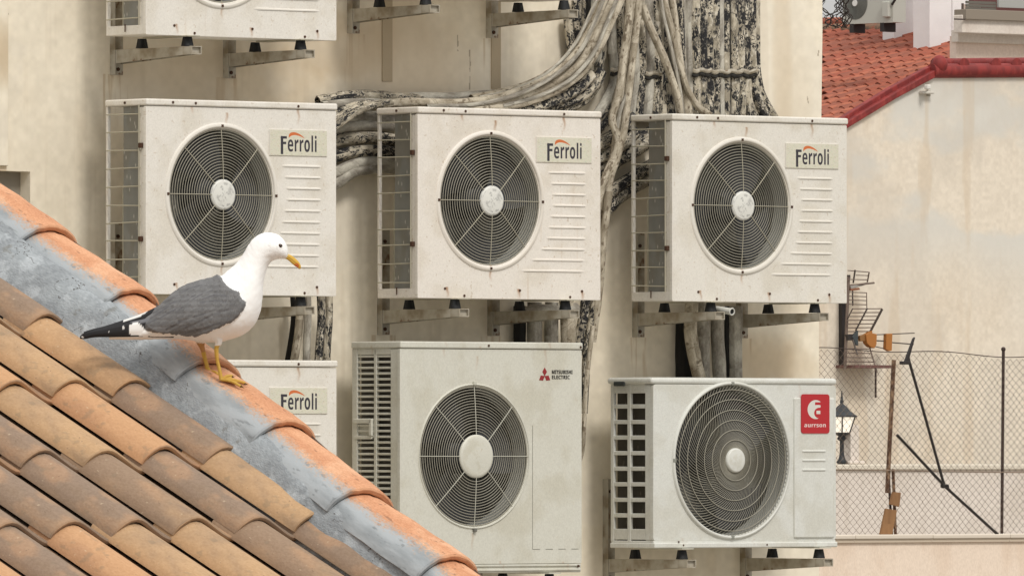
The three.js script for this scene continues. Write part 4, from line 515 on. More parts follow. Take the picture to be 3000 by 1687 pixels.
    const p0 = loc(1745, 300), p1 = loc(1896, 405), red = loc(1862, 385); geos.push(cols(sheet(rws, true), (x, y) => { const t = ((x - p0[0]) * (p1[0] - p0[0]) + (y - p0[1]) * (p1[1] - p0[1])) / ((p1[0] - p0[0]) ** 2 + (p1[1] - p0[1]) ** 2); let c = mixc([206, 188, 150], [204, 164, 66], sm(0.12, 0.3, t)); c = mixc(c, [196, 92, 40], sm(0.008, 0.004, Math.hypot(x - red[0], y - red[1])) * 0.8); return c; })); }
  // legs and webbed feet
  const leg = (pts, r, col, z) => { const c = new THREE.CatmullRomCurve3(pts.map(([x, y]) => V3(...loc(x, y), z))), n = 24, g = new THREE.TubeGeometry(c, n, 1, 10), p = g.attributes.position, q = V3(); for (let i = 0; i <= n; i++) { const k = c.getPointAt(i / n), t = i / n * (r.length - 1), a = Math.floor(Math.min(t, r.length - 1.001)), rad = r[a] + (r[a + 1] - r[a]) * (t - a); for (let j = 0; j <= 10; j++) { const m = i * 11 + j; q.fromBufferAttribute(p, m).sub(k).multiplyScalar(rad).add(k); p.setXYZ(m, q.x, q.y, q.z); } } g.computeVertexNormals(); geos.push(cols(g, col)); };
  const yel = (x, y, z) => mixc([206, 172, 84], [184, 140, 52], fbm(x * 200, y * 200, 44, 3));
  leg([[1205, 960], [1225, 1010], [1212, 1045], [1206, 1075]], [0.02, 0.0115, 0.0062, 0.0048], (x, y) => y < loc(0, 1040)[1] ? yel(x, y) : [240, 238, 234], 0.03);
  leg([[1208, 1060], [1210, 1110], [1218, 1170], [1232, 1230], [1246, 1300], [1250, 1318]], [0.006, 0.0052, 0.0044, 0.0044, 0.0048, 0.0054], yel, 0.03);
  leg([[1060, 950], [1072, 1000], [1082, 1040], [1100, 1100]], [0.02, 0.012, 0.0066, 0.0048], (x, y) => y < loc(0, 1015)[1] ? mixc([196, 150, 96], [170, 120, 70], 0.5) : [236, 232, 226], -0.03);
  leg([[1096, 1090], [1108, 1140], [1122, 1190], [1128, 1218], [1150, 1250]], [0.006, 0.0052, 0.0048, 0.0054, 0.0054], yel, -0.03);
  const foot = (fx, fy, fz, toes) => { const o = V3(...loc(fx, fy), fz), tips = toes.map(([x, y, z]) => V3(...loc(x, y), fz + z)); tips.forEach((t) => { const mid = o.clone().lerp(t, 0.5).add(V3(0, 0.004, 0)), c = new THREE.CatmullRomCurve3([o, mid, t]), g = new THREE.TubeGeometry(c, 10, 0.0036, 8), p = g.attributes.position; geos.push(cols(g, yel)); geos.push(cols(new THREE.ConeGeometry(0.0032, 0.012, 8).applyQuaternion(new THREE.Quaternion().setFromUnitVectors(V3(0, 1, 0), t.clone().sub(mid).normalize())).translate(t.x + 0.004, t.y - 0.002, t.z), () => [110, 84, 44])); });
    for (let k = 0; k < tips.length - 1; k++) { const rws = []; for (let i = 0; i <= 6; i++) { const row = []; for (let j = 0; j <= 6; j++) { const e = tips[k].clone().lerp(tips[k + 1], j / 6), s = i / 6 * (0.93 - 0.25 * Math.sin(j / 6 * Math.PI)); row.push(o.clone().lerp(e, s).add(V3(0, 0.0035 * Math.sin(s * 3.1) - 0.0005, 0))); } rws.push(row); } geos.push(cols(sheet(rws), yel)); } };
  foot(1250, 1316, 0.03, [[1330, 1285, -0.045], [1440, 1345, -0.012], [1412, 1372, 0.03]]);
  foot(1150, 1248, -0.03, [[1215, 1240, -0.05], [1300, 1290, -0.02], [1235, 1285, 0.025]]);
  leg([[1246, 1300], [1232, 1312]], [0.003, 0.0015], yel, 0.03);
  part('body', merge(geos), new THREE.MeshStandardMaterial({ vertexColors: true, roughness: 0.8 }), gull);
  const ez = 0.031; for (const s of [1, -1]) { const e = part('eye', new THREE.SphereGeometry(0.0046, 20, 14).scale(1, 1, 0.55).translate(eyeP[0], eyeP[1], s * ez), new THREE.MeshStandardMaterial({ color: '#5a4030', roughness: 0.25 }), gull); part('pupil', new THREE.SphereGeometry(0.0026, 14, 10).scale(1, 1, 0.6).translate(eyeP[0] + 0.0008, eyeP[1], s * (ez + 0.0022)), new THREE.MeshStandardMaterial({ color: '#0c0a09', roughness: 0.15 }), e); part('brow', new THREE.TorusGeometry(0.0047, 0.0006, 6, 24).scale(1.15, 0.9, 1).translate(eyeP[0], eyeP[1], s * (ez - 0.0002)), M('#8d8a86'), e); }
}

// ---------------------------------------------------------------- farther roofs beyond the corner, on the same street grid
const farO = (D) => at(2330 * K, 1150 * K, D);
const farAt = (D, w = 0) => { const o = farO(D).addScaledVector(NW, w); return (x, y) => hit(x * K, y * K, o, NW); };
const farLoc = (D, w = 0) => { const o = farO(D), f = farAt(D, w); return (x, y) => { const p = f(x, y).sub(o); return [p.dot(UW), p.y]; }; };
function farThing(name, label, cat, D, group) { const g = thing(name, label, cat, group); g.position.copy(farO(D)); g.rotation.y = TH; return g; }
const scaleUV = (g, s, sy = s) => muv(g, s, sy);
const plasterFar = stuccoMat([228, 217, 200], [210, 192, 168], { bumpScale: 0.004 }, 1001, 1024, 1024, (u, v, c) => { c = mixc(c, [216, 213, 205], 0.9 * sm(0.36, 0.46, fbm(u * 3, v * 5 + 0.5, 1021, 6)) * sm(0.4, 0.62, v + 0.25 * (fbm(u * 4, v * 4, 1033, 3) - 0.5))); c = mixc(c, [200, 191, 178], 0.3 * sm(0.54, 0.68, fbm(u * 7, v * 5, 1041, 6))); c = mixc(c, [204, 184, 158], 0.35 * sm(0.56, 0.72, fbm(u * 26, v * 3, 1071, 5)));  return c; });
const plasterLow = stuccoMat([222, 212, 202], [198, 186, 172], { bumpScale: 0.004 }, 1101, 512, 512);
const plasterPink = stuccoMat([234, 216, 198], [212, 186, 162], { bumpScale: 0.004 }, 1201, 1024, 512, (u, v, c) => mixc(c, [190, 154, 128], 0.4 * sm(0.6, 0.8, fbm(u * 16, v * 1.6, 1221, 5)) * sm(0.35, 0.6, fbm(u * 5, v * 5, 1231, 3))));
const REDM = new THREE.MeshStandardMaterial({ roughness: 0.7, map: tex(512, 256, (u, v) => { let c = mixc([142, 48, 44], [116, 38, 36], sm(0.3, 0.7, fbm(u * 12, v * 6, 1301, 5))); c = mixc(c, [168, 84, 74], 0.35 * sm(0.62, 0.78, fbm(u * 30, v * 12, 1311, 4))); return c; }) });
const DARKM = M('#3a2a24', { roughness: 0.7 }), DARKB = M('#2b2523', { roughness: 0.6 });
{ // gable wall with red coping
  const D = 110, f = farLoc(D), g = farThing('gable_wall', 'large patchy plastered gable wall topped with red coping', 'building', D);
  const P = [[1900, 470], [2133, 318], [2345, 194], [2420, 192], [2800, 190], [2800, 1500], [1900, 1500]].map(([x, y]) => f(x, y)); P[5][1] = -EYE + 0.0 - (farO(D).y - EYE); P[6][1] = P[5][1];
  const wall = new THREE.ExtrudeGeometry(new THREE.Shape(P.map((p) => new THREE.Vector2(...p))), { depth: 0.4, bevelEnabled: false }).translate(0, 0, -0.4); part('wall', muv(wall, 0.18, 0.18, 2.6, 1.0), plasterFar, g);
  const strip = (pts, z0, z1, name) => { const q = new THREE.ExtrudeGeometry(new THREE.Shape(pts.map(([x, y]) => new THREE.Vector2(...f(x, y)))), { depth: z1 - z0 - 0.02, bevelEnabled: true, bevelSize: 0.008, bevelThickness: 0.01, bevelSegments: 2 }).translate(0, 0, z0 + 0.01); return part(name, scaleUV(q, 1.2), REDM, g); };
  strip([[1900, 470], [2133, 316], [2250, 245], [2345, 194], [2350, 176], [2255, 230], [2133, 303], [1900, 456]], -0.06, 0.05, 'coping');
  strip([[1900, 456], [2133, 303], [2255, 230], [2350, 176], [2354, 164], [2330, 176], [2240, 226], [2133, 292], [1900, 445]], -0.1, -0.02, 'coping_ridge');
  const a = f(2345, 178), b = f(2800, 176); part('coping', scaleUV(merge([rod(V3(a[0], a[1], 0.0), V3(b[0], b[1], 0.0), 0.075, 20), rod(V3(a[0] + 0.14, a[1] + 0.08, -0.12), V3(b[0], b[1] + 0.09, -0.12), 0.055, 16)]), 1.2), REDM, g);
  const c = f(2362, 162); part('coping_corner', scaleUV(new THREE.SphereGeometry(0.088, 20, 14).scale(1.0, 1.1, 0.9).translate(c[0], c[1], 0.02), 1.2), REDM, g);
  for (const x of [2420, 2500, 2552, 2605, 2660]) { const q = f(x, 158); part('coping_tile', scaleUV(rod(V3(q[0], q[1] - 0.03, -0.3), V3(q[0], q[1] - 0.02, 0.05), 0.07, 14), 1.2), REDM, g); }
}
{ // floodlight on the gable
  const D = 110, f = farLoc(D), g = farThing('floodlight', 'small white floodlight under the red coping of the gable wall', 'floodlight', D); const p = f(2312, 221), q = f(2338, 232);
  part('arm', rod(V3(q[0], q[1], 0), V3(p[0], p[1], 0.12), 0.012, 8), M('#c9c4ba'), g); part('head', new RoundedBoxGeometry(0.05, 0.05, 0.06, 2, 0.012).translate(p[0], p[1] + 0.005, 0.14), M('#dcd9d2'), g); part('cover', rbox(p[0], q[0] + 0.01, q[1] - 0.02, q[1] + 0.012, 0.0, 0.08, 0.01), M('#cfcac0'), g); part('bracket_plate', box(q[0] - 0.03, q[0] + 0.02, q[1] - 0.04, q[1] + 0.02, 0.0, 0.006), M('#a59d90'), g);
}
const REDROOF = {};
{ // red tiled roof behind the gable
  const ra = 53 * Math.PI / 180, rs = 15.4 * Math.PI / 180, u = V3(Math.cos(ra), 0.012, Math.sin(ra)).normalize(), v = V3(-Math.sin(ra) * Math.cos(rs), -Math.sin(rs), Math.cos(ra) * Math.cos(rs)), n = v.clone().cross(u).normalize();
  const o = at(2250 * K, 180 * K, 122), g = thing('red_tiled_roof', 'weathered red tiled roof behind the gable wall', 'roof'); g.position.copy(o); g.quaternion.setFromRotationMatrix(new THREE.Matrix4().makeBasis(u, n, u.clone().cross(n)));
  const RT = [0, 1, 2, 3].map((k) => new THREE.MeshStandardMaterial({ roughness: 0.9, map: tex(64, 128, (x, y) => { const b = [[164, 92, 70], [152, 82, 62], [170, 100, 76], [146, 86, 68]][k]; let c = mixc(b, [126, 74, 58], sm(0.4, 0.75, fbm(x * 4, y * 6, 1401 + k * 9, 4))); c = mixc(c, [182, 112, 88], 0.3 * sm(0.6, 0.8, fbm(x * 7, y * 9, 1421 + k, 3))); return c; }) }));
  const pr = prof.map(([x, y]) => [x * 1.0, y * 1.15]), tg = curvedTile(pr, 0.38, 0.018, 0.024, 0, 1);
  for (let j = -14; j <= 10; j++) for (let i = -34; i <= 18; i++) { const p = o.clone().addScaledVector(u, i * 0.2).addScaledVector(v, j * 0.305), s = toPx(p), x = s[0] / K, y = s[1] / K; if (x < 2030 || x > 2475 || y < 88 || y > 345) continue; if (y > 345 - (x - 2068) * 0.62 + 10) continue; 
    const m = part('roof_tile', tg, RT[Math.floor(hash(i + 40, j + 40, 8) * 4)], g); m.position.set(i * 0.2 + 0.008 * (hash(i + 40, j + 40, 1) - 0.5), 0.004 * hash(i + 40, j + 40, 2), j * 0.305 + 0.02 * (hash(i + 40, j + 40, 3) - 0.5)); m.rotation.y = 0.03 * (hash(i + 40, j + 40, 4) - 0.5); }
  part('roof_deck', box(-5.2, 2.6, -0.12, -0.03, -1.7, 2.4), M('#6a3a2c', { roughness: 1 }), g);
  // mortared ridge along the top
  const inv = g.matrix.clone().compose(g.position, g.quaternion, V3(1, 1, 1)).invert(), lp = (x, y, d) => at(x * K, y * K, d).applyMatrix4(inv);
  const a = hitPlane(2060, 82, o, n).applyMatrix4(inv), b = hitPlane(2306, 78, o, n).applyMatrix4(inv); REDROOF.o = o.clone(); REDROOF.n = n.clone(); const ridgeM = new THREE.MeshStandardMaterial({ roughness: 0.95, map: tex(256, 128, (x, y) => mixc(mixc([150, 116, 92], [112, 96, 80], sm(0.35, 0.65, fbm(x * 14, y * 5, 1451, 4))), [178, 92, 66], sm(0.55, 0.7, fbm(x * 8, y * 4, 1461, 3)))) });
  part('ridge_mortar', scaleUV(rod(a.clone().setY(0.03), b.clone().setY(0.03), 0.075, 14), 1), ridgeM, g); part('ridge_tile', scaleUV(rod(a.clone().add(V3(0, 0.1, -0.1)), b.clone().add(V3(0, 0.1, -0.1)), 0.06, 14), 1), RT[0], g);
}
function hitPlane(x, y, o, n) { return hit(x * K, y * K, o, n); }
const farBox = (D, x0, x1, y0, y1, z0, z1, r = 0) => { const f = farLoc(D), a = f(x0, y1), b = f(x1, y0); return r ? rbox(a[0], b[0], a[1], b[1], z0, z1, r) : box(a[0], b[0], a[1], b[1], z0, z1); };
{ // white stair tower coming up through the roof
  const p = hitPlane(2340, 131, REDROOF.o, REDROOF.n), D = -p.z, k = D * K / FOCAL, cu = Math.cos(TH), g = thing('white_stair_tower', 'plain white rendered tower rising through the red tiled roof', 'building'); g.position.copy(p); g.rotation.y = TH; const m = new THREE.MeshStandardMaterial({ roughness: 0.9, bumpMap: stuccoBump, bumpScale: 0.003, map: tex(256, 256, (u, v) => mixc([240, 239, 238], [222, 221, 221], fbm(u * 8, v * 8, 1501, 5))) });
  const X = (px) => (px - 2340) * k / cu; part('wall', scaleUV(box(0, X(2490), -1.2, 2.2, -0.28, 0), 0.4), m, g); part('pilaster', scaleUV(box(X(2396), X(2490), -1.2, 2.2, 0, 0.03), 0.4), m, g);
  part('rear_wall', scaleUV(box(0.71, 1.3, -0.4, 2.2, -1.6, -1.4), 0.4), m, g);
}
{ // corniced block with terrace
  const D = 118, g = farThing('corniced_block', 'pink rendered block with a stepped cornice beside the white tower', 'building', D), m = stuccoMat([226, 206, 192], [202, 178, 164], { bumpScale: 0.004 }, 1601, 256, 256), c = stuccoMat([222, 212, 202], [196, 180, 168], {}, 1611, 256, 256);
  part('wall', scaleUV(farBox(D, 2452, 2800, 100, 260, -0.4, -0.3), 0.5), m, g); part('cornice', scaleUV(farBox(D, 2449, 2800, 85, 104, -0.36, -0.24, 0.01), 0.5), c, g); part('cornice', scaleUV(farBox(D, 2430, 2800, 50, 82, -0.2, -0.05, 0.012), 0.5), c, g); part('cornice_slab', scaleUV(farBox(D, 2432, 2800, 36, 48, -0.2, 0.0, 0.006), 0.5), M('#8c8174'), g); part('drip_edge', farBox(D, 2406, 2432, 47, 49.5, -0.03, -0.01), M('#4a3d38'), g);
  part('terrace_pier', scaleUV(farBox(D, 2500, 2530, 8, 38, -0.5, -0.4), 0.5), m, g); part('terrace_wall', farBox(D, 2530, 2800, -60, 36, -0.6, -0.52), M('#6b4440'), g); for (const y of [2, 10, 18, 26]) part('shutter_slat', farBox(D, 2485, 2560, y, y + 4, -0.36, -0.34), M('#6b675f'), g); part('shutter_slat', farBox(D, 2560, 2800, -2, 16, -0.33, -0.3), M('#a9aaa6'), g); part('terrace_rail', rod(V3(...farLoc(D)(2484, 40), -0.4), V3(...farLoc(D)(2484, 5), -0.4), 0.014, 6), M('#5a4c44'), g);
}
{ // distant machine on the ridge, turned the other way
  const D = 121, k = D * K / FOCAL, ry = -44 * Math.PI / 180, cu = Math.cos(ry), g = thing('air_conditioner', 'small distant air conditioner standing on the red roof\'s ridge', 'air conditioner'), m = M('#bdbdb4', { roughness: 0.6 }); g.position.copy(at(2122 * K, 61 * K, D)); g.rotation.y = ry;
  const W = 122 * k / cu, H = 0.56, c = [30 * k / cu, 52 * k]; part('casing', panelWithHole(W, H, c[0], c[1], 0.185, 0.02, 0.01).translate(0, 0, -0.02), m, g); part('back', box(0.005, W - 0.005, 0.005, H - 0.005, -0.22, -0.2), m, g); part('side', box(0.002, 0.02, 0.004, H - 0.004, -0.2, -0.02), m, g); part('side', box(W - 0.02, W - 0.002, 0.004, H - 0.004, -0.2, -0.02), m, g); part('top', box(0.02, W - 0.02, H - 0.02, H - 0.004, -0.2, -0.02), m, g); part('base', box(0.02, W - 0.02, 0.004, 0.02, -0.2, -0.02), m, g);
  const r = []; for (let i = 0; i < 14; i++) r.push(new THREE.TorusGeometry(0.035 + i * 0.0115, 0.003, 4, 40).translate(c[0], c[1], 0.002)); part('fan_grille', merge(r), M('#7d7e79'), g); part('hub_cap', new THREE.CylinderGeometry(0.036, 0.036, 0.01, 20).rotateX(Math.PI / 2).translate(c[0], c[1], 0.008), M('#e2e2de'), g); part('valve_cover', rbox(W - 0.13, W - 0.03, 0.06, 0.24, 0.0, 0.05, 0.012), m, g); for (const x of [0.1, W - 0.2]) part('foot', box(x, x + 0.06, -0.1, 0.002, -0.2, 0.0), DARKB, g);
  const hs = [[W - 0.02, 0.5], [W + 0.03, 0.4], [W + 0.05, 0.28], [W - 0.01, 0.2]].map(([x, y]) => V3(x, y, 0.01)); part('hose', new THREE.TubeGeometry(new THREE.CatmullRomCurve3(hs), 16, 0.014, 8), DARKB, g);
}
{ // dry vine stems
  const D = 121, f = farLoc(D), g = farThing('dry_vine', 'tangle of bare dark vine stems beside the distant air conditioner', 'vine', D), m = M('#3b342f', { roughness: 0.95 });
  for (let i = 0; i < 16; i++) { const x0 = 2060 + 66 * hash(i, 2, 1), pts = []; let x = x0; for (let y = 70; y >= -40; y -= 14) { x += (hash(i, y + 99, 3) - 0.5) * 15 + (i % 2 ? 3.4 : -2.6); x = clamp(x, 2050, 2126); pts.push(V3(...f(x, y), 0.06 + 0.2 * (hash(i, y + 50, 5) - 0.5))); } part('stem', new THREE.TubeGeometry(new THREE.CatmullRomCurve3(pts), 40, 0.0035 + 0.005 * hash(i, 8, 8), 6), m, g); }
}
{ // lower yard wall behind the fence
  const D = 95, f = farLoc(D), g = farThing('yard_wall', 'low plastered yard wall behind the chain-link fence', 'wall', D); const a = f(1950, 1168), b = f(2800, 1172), bot = -EYE - (farO(D).y - EYE) ;
  part('wall', scaleUV(box(a[0], b[0], bot, a[1] - 0.05, -0.24, 0), 0.4), plasterLow, g); part('coping', scaleUV(rbox(a[0], b[0], a[1] - 0.05, a[1], -0.27, 0.03, 0.012), 0.8), M('#d9d0c0', { roughness: 0.9 }), g);
}
{ // street lantern on the yard wall
  const D = 95, f = farLoc(D), p = f(2119, 1168), g = thing('lantern', 'black lantern with white glass standing on the low yard wall', 'lantern'); const fo = farAt(D, -0.1)(2119, 1168); g.position.copy(fo); const px = (n) => n * K / FOCAL * D, bl = M('#24272a', { roughness: 0.5 }), H = (y) => px(1168 - y);
  part('post', new THREE.LatheGeometry([[0.034, 0], [0.05, 0.02], [0.03, 0.05], [0.02, 0.09], [0.018, H(1110)], [0.045, H(1104)], [0.03, H(1098)], [0.06, H(1092)], [0.075, H(1088)]].map(([x, y]) => new THREE.Vector2(x, y)), 20), bl, g);
  const lan = part('roof_cap', new THREE.LatheGeometry([[0.0, H(1002)], [0.012, H(1003)], [0.02, H(1012)], [0.014, H(1016)], [0.05, H(1024)], [0.09, H(1036)], [0.13, H(1043)], [0.155, H(1047)], [0.15, H(1050)], [0, H(1049)]].map(([x, y]) => new THREE.Vector2(x, y)), 6), bl, g);
  part('finial', rod(V3(0, H(1003), 0), V3(0, H(984), 0), 0.01, 8, 0.004), bl, g); part('glass', new THREE.CylinderGeometry(0.13, 0.078, H(1049) - H(1088), 6, 1).translate(0, (H(1049) + H(1088)) / 2, 0), new THREE.MeshStandardMaterial({ color: '#f2efe6', roughness: 0.3, emissive: '#fff2dc', emissiveIntensity: 0.55 }), g); { const l = new THREE.PointLight('#fff2dc', 0.12, 0); l.position.set(0, (H(1049) + H(1088)) / 2, 0); l.castShadow = true; g.add(l); }
  for (let k = 0; k < 6; k++) { const a = k * Math.PI / 3; part('frame_bar', rod(V3(0.08 * Math.sin(a), H(1088), 0.08 * Math.cos(a)), V3(0.133 * Math.sin(a), H(1049), 0.133 * Math.cos(a)), 0.007, 6), bl, g); }
}
{ const D = 95, g = thing('rubble_post', 'short weathered masonry stub beside the lantern on the yard wall', 'masonry stub'); const o = farAt(D, -0.12)(2140, 1168); g.position.copy(o); g.rotation.y = TH; const w = 0.1, q = new THREE.BoxGeometry(w, 0.34, 0.12, 4, 8, 3).translate(0, 0.17, 0), p = q.attributes.position; for (let i = 0; i < p.count; i++) { const n = fbm(p.getX(i) * 20, p.getY(i) * 16 + p.getZ(i) * 9, 4, 3) - 0.5; p.setX(i, p.getX(i) * (1 + n * 0.3)); if (p.getY(i) > 0.3) p.setY(i, p.getY(i) + n * 0.08); } q.computeVertexNormals(); part('block', scaleUV(q, 1.5), plasterLow, g); part('cement_base', scaleUV(rbox(-0.08, 0.1, 0, 0.03, -0.09, 0.09, 0.012), 1.5), plasterLow, g); }
// parapet, fence and struts
const FD80 = 80, pf = farLoc(FD80);
{
  const g = farThing('parapet_wall', 'pink stained parapet wall with pale coping carrying the chain-link fence', 'wall', FD80), a = pf(1950, 1347), b = pf(2800, 1350), bot = -EYE - (farO(FD80).y - EYE), h = pf(2300, 1347)[1] - pf(2300, 1366)[1];
  part('wall', scaleUV(box(a[0], b[0], bot, a[1] - h, -0.3, 0), 0.5, 0.5), plasterPink, g);
  for (let x = 1952, k = 0; x < 2800; x += 195, k++) { const p = pf(x, 1347)[0], q = pf(x + 194.4, 1347)[0]; part('coping_stone', scaleUV(rbox(p, q, a[1] - h * 0.55, a[1] + 0.002 * (k % 2), -0.33, 0.035, 0.008), 0.8), M('#d5cabb', { roughness: 0.9 }), g); part('coping_ledge', scaleUV(box(p, q, a[1] - h, a[1] - h * 0.56, -0.31, 0.02), 0.8), M('#c8b9a6', { roughness: 0.9 }), g); }
}
{
  const g = farThing('chain_link_fence', 'sagging rusty chain-link fence along the parapet', 'fence', FD80), z = -0.14, a = pf(1985, 1347), b = pf(2760, 1347), top = (x) => pf(2300, 880)[1] - 0.018 - 0.02 * Math.sin((x - 0.2) * 1.6) + 0.012 * Math.sin(x * 5.1);
  const wires = [], cw = 0.032, ch = 0.06, r = 0.0017; const nx = Math.ceil((b[0] - a[0]) / cw);
  for (let i = 0; i < nx; i++) { const pts = []; const x = a[0] + i * cw; let y = a[1] + 0.005, k = 0; while (y < top(x) + 0.01) { const jx = 0.006 * (fbm(x * 9, y * 9, 6, 2) - 0.5) * 4; pts.push(V3(x + ((k + i) % 2 ? cw * 1.02 : -cw * 0.02) + jx, y, z + ((k + i) % 2 ? 0.002 : -0.002))); y += ch / 2; k++; }
    for (let j = 0; j < pts.length - 1; j++) wires.push(rod(pts[j], pts[j + 1], r, 3)); }
  part('mesh_wires', merge(wires), M('#77675a', { roughness: 0.8 }), g);
  const post = (x0, y0, x1, y1, r, m, n = 'post') => part(n, rod(V3(...pf(x0, y0), z - 0.02), V3(...pf(x1, y1), z - 0.02), r, 10), m, g);
  const rust = new THREE.MeshStandardMaterial({ roughness: 0.9, map: tex(64, 256, (u, v) => mixc([150, 122, 96], [84, 58, 42], sm(0.35, 0.6, fbm(u * 3, v * 24, 1701, 4)))) });
  post(2558, 1347, 2562, 878, 0.012, DARKM); part('post_cap', new THREE.SphereGeometry(0.018, 10, 8).translate(...pf(2562, 878), z - 0.02), DARKM, g); post(2281, 1347, 2272, 1180, 0.01, DARKM); post(2269, 1240, 2286, 905, 0.017, rust); post(2290, 1347, 2284, 1180, 0.012, rust); post(2240, 1000, 2240, 925, 0.008, DARKM);
  { const q = [[1985, 1180], [2200, 1182], [2400, 1186], [2760, 1190]].map(([x, y]) => V3(...pf(x, y), z + 0.004)); part('tension_wire', new THREE.TubeGeometry(new THREE.CatmullRomCurve3(q), 30, 0.004, 5), M('#8a7868'), g); const t = []; for (let i = 0; i <= 30; i++) { const x = a[0] + (b[0] - a[0]) * i / 30; t.push(V3(x, top(x), z + 0.004)); } part('tension_wire', new THREE.TubeGeometry(new THREE.CatmullRomCurve3(t), 60, 0.0035, 5), DARKM, g); }
}
for (const [lb, pts, r] of [['dark steel strut leaning from the forked fence top to the brace', [[2300, 893], [2345, 1050], [2393, 1222]], 0.011], ['long dark brace running down from the rusty post to the parapet', [[2274, 1094], [2395, 1224], [2527, 1344]], 0.011]]) {
  const g = farThing('strut', lb, 'strut', FD80, 'steel struts behind the fence'), q = pts.map(([x, y]) => V3(...pf(x, y), -0.07)); part('tube', merge([rod(q[0], q[1], r, 10), rod(q[1], q[2], r, 10)]), DARKB, g); part('joint', rbox(-0.026, 0.026, -0.012, 0.012, -0.018, 0.018, 0.004).translate(q[r ? (lb.startsWith('dark') ? 2 : 1) : 0].x, q[lb.startsWith('dark') ? 2 : 1].y, -0.07), DARKB, g); if (lb.startsWith('dark')) { const a = pf(2296, 905), b = pf(2316, 848); part('fork', merge([extr([[a[0] - 0.022, a[1] - 0.03], [a[0] + 0.02, a[1] - 0.01], [b[0] + 0.006, b[1]], [b[0] - 0.008, b[1] - 0.01]], 0.02).translate(0, 0, -0.08), rbox(a[0] - 0.05, a[0] + 0.03, a[1] - 0.035, a[1] - 0.01, -0.09, -0.05, 0.006)]), DARKB, g); } }
for (const [lb, pts] of [['brown board leaning at the foot of the rusty post', [[2238, 1344], [2266, 1344], [2278, 1284], [2252, 1280]]], ['smaller brown board tied higher on the rusty post', [[2262, 1268], [2284, 1274], [2288, 1240], [2270, 1238]]]]) { const m = new THREE.Mesh(scaleUV(extr(pts.map(([x, y]) => pf(x, y)), 0.018, 0.002), 2), new THREE.MeshStandardMaterial({ roughness: 0.9, map: tex(64, 128, (u, v) => mixc([158, 120, 82], [120, 86, 56], fbm(u * 14, v * 3, 1801, 4))) })); m.name = numbered('wooden_board'); tag(m, lb, 'board', 'boards at the rusty post'); m.position.copy(farO(FD80)).addScaledVector(NW, -0.11); m.rotation.y = TH; add(m); }
{ // dark frame beside the antenna mast, fixed to the gable wall
  const gf = farLoc(110), g = farThing('steel_frame', 'dark upright steel frame with a level foot beside the antenna', 'steel frame', 110), z = 0.0; const bx = (x0, x1, y0, y1, d, m, n) => { const a = gf(x0, y1), b = gf(x1, y0); part(n, box(a[0], b[0], a[1], b[1], z, z + d), m, g); };
  bx(2111, 2121, 700, 920, 0.05, DARKB, 'upright'); bx(2104, 2196, 919, 926, 0.3, M('#6b4a44'), 'foot_rail'); }
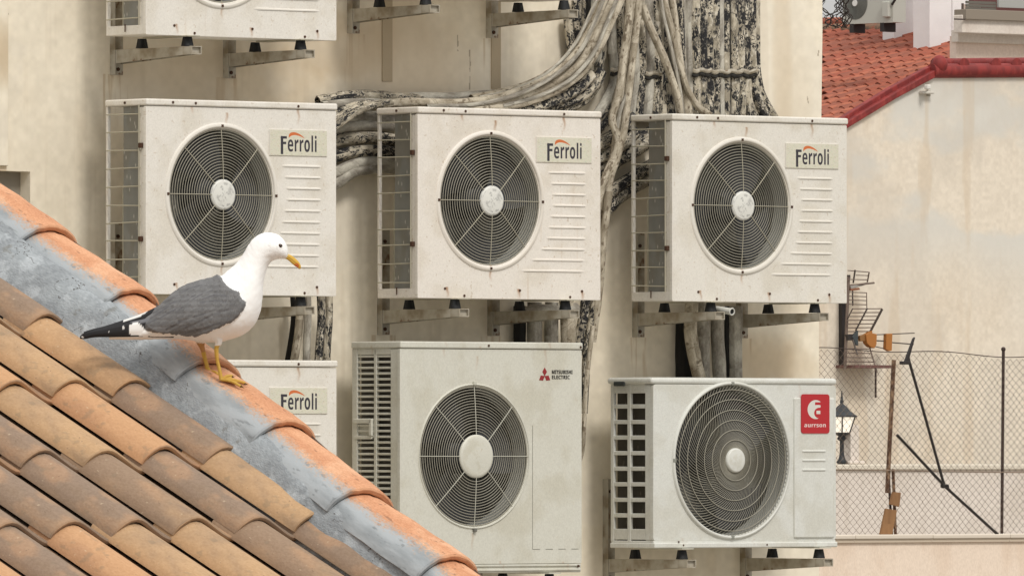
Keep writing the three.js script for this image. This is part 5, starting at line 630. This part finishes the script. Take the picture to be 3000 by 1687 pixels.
{ // television antennas on one mast
  const D = 109.75, k = (x, y, w = 0) => { const o = farO(D).addScaledVector(NW, w), p = hit(2380 + x / 4.025, 760 + y / 4.025, o, NW).sub(farO(D)); return V3(p.dot(UW), p.y, w); };
  const g = farThing('tv_antenna', 'television antenna with wire grid reflectors and orange dipoles', 'antenna', D), al = M('#4f4640', { roughness: 0.6 }), gr = M('#6f5f55', { roughness: 0.6 }), or = M('#a86c30', { roughness: 0.6 });
  const R = (n, a, b, r, m = al) => part(n, rod(k(...a), k(...b), r * 1.3, 7), m, g);
  R('mast', [388, 1290], [432, 200], 0.013, gr); part('mast_cap', rbox(-0.014, 0.014, -0.02, 0.02, -0.014, 0.014, 0.004).translate(...k(434, 205).toArray()), DARKB, g);
  // lower reflector, upper panel: bars between two slanted rails
  R('reflector_rail', [515, 840, 0.02], [655, 575, 0.12], 0.007); R('reflector_rail', [690, 850, 0.0], [830, 583, 0.1], 0.01); R('reflector_rail', [410, 720, 0.0], [480, 580, 0.1], 0.005);
  for (let i = 0; i < 7; i++) { const t = i / 6, y = 580 + t * 268, xl = Math.max(412, 480 - t * 150), xr = 828 - t * 140; R('reflector_bar', [xl, y + 3, 0.1 * (1 - t)], [xr, y, 0.1 * (1 - t)], 0.0042, gr); }
  R('reflector_rail', [470, 900, 0.02], [535, 1120, 0.12], 0.007); R('reflector_rail', [680, 1030, 0.0], [770, 1330, 0.12], 0.006, gr); for (let i = 0; i < 4; i++) { const y = 1052 + i * 51; R('reflector_bar', [405, y, 0.05], [690 + i * 14, y + 4, 0.05], 0.0042, gr); }
  const plate = (pts, w, d, m, n) => part(n, extr(pts.map(([x, y]) => { const q = k(x, y, w); return [q.x, q.y]; }), d, 0.004).translate(0, 0, w), m, g);
  plate([[455, 915], [520, 845], [515, 930], [520, 1010], [495, 1000], [470, 935]], 0.02, 0.03, M('#3e4446'), 'bow_tie'); plate([[595, 890], [640, 868], [715, 885], [712, 1000], [690, 1042], [650, 1030], [610, 990], [600, 950]], 0.0, 0.06, or, 'dipole_housing'); plate([[850, 880], [915, 878], [908, 1070], [880, 1078], [845, 1055]], 0.0, 0.04, or, 'dipole_housing'); plate([[640, 862], [690, 846], [695, 862], [650, 880]], 0.0, 0.02, or, 'dipole_arm'); plate([[385, 890], [440, 885], [445, 950], [390, 950]], -0.01, 0.05, DARKB, 'clamp'); plate([[545, 905], [600, 890], [600, 960], [550, 960]], 0.01, 0.03, M('#8a6238'), 'feed_box');
  R('boom', [430, 920, 0.01], [600, 920, 0.01], 0.008); R('director', [700, 890, 0.02], [1210, 868, 0.02], 0.0042); R('director', [715, 955, 0.02], [850, 962, 0.02], 0.0055); R('director', [910, 977, 0.02], [1200, 1001, 0.02], 0.005); R('director', [720, 1020, 0.02], [850, 1050, 0.02], 0.004);
  // upper antenna
  R('reflector_rail', [510, 125, 0.06], [488, 275, 0], 0.007); R('reflector_rail', [676, 150, 0.06], [655, 265, 0], 0.006, gr); for (const [a, b, c, d] of [[425, 130, 676, 150], [520, 185, 670, 190], [430, 235, 662, 240]]) R('reflector_bar', [a, b, 0.03], [c, d, 0.03], 0.0038, gr);
  R('boom', [432, 308, 0], [735, 276, 0.05], 0.008, gr); plate([[440, 318], [640, 275], [660, 284], [450, 345]], 0.0, 0.02, M('#9a958e'), 'dipole_housing'); plate([[440, 345], [540, 338], [548, 355], [445, 368]], 0.0, 0.02, M('#8a5a40'), 'feed_box');
  R('reflector_rail', [480, 370, 0], [482, 545, 0], 0.006); R('reflector_rail', [645, 390, 0], [648, 572, 0], 0.004, gr); for (const y of [388, 435, 480, 530]) R('reflector_bar', [440, y - 3, 0.02], [646, y + 5, 0.02], 0.0038, gr);
}
// the unit whose brackets show at the top edge of the picture
{ const o = uA.clone(); o.name = numbered('air_conditioner'); tag(o, 'white air conditioner resting on the brackets beside the pipe trunk, almost out of the picture', 'air conditioner', 'white units with oblong badges'); placeOnWall(o, 1.0, 1.466, FRONT - FD); scene.add(o); }

renderer.render(scene, camera);
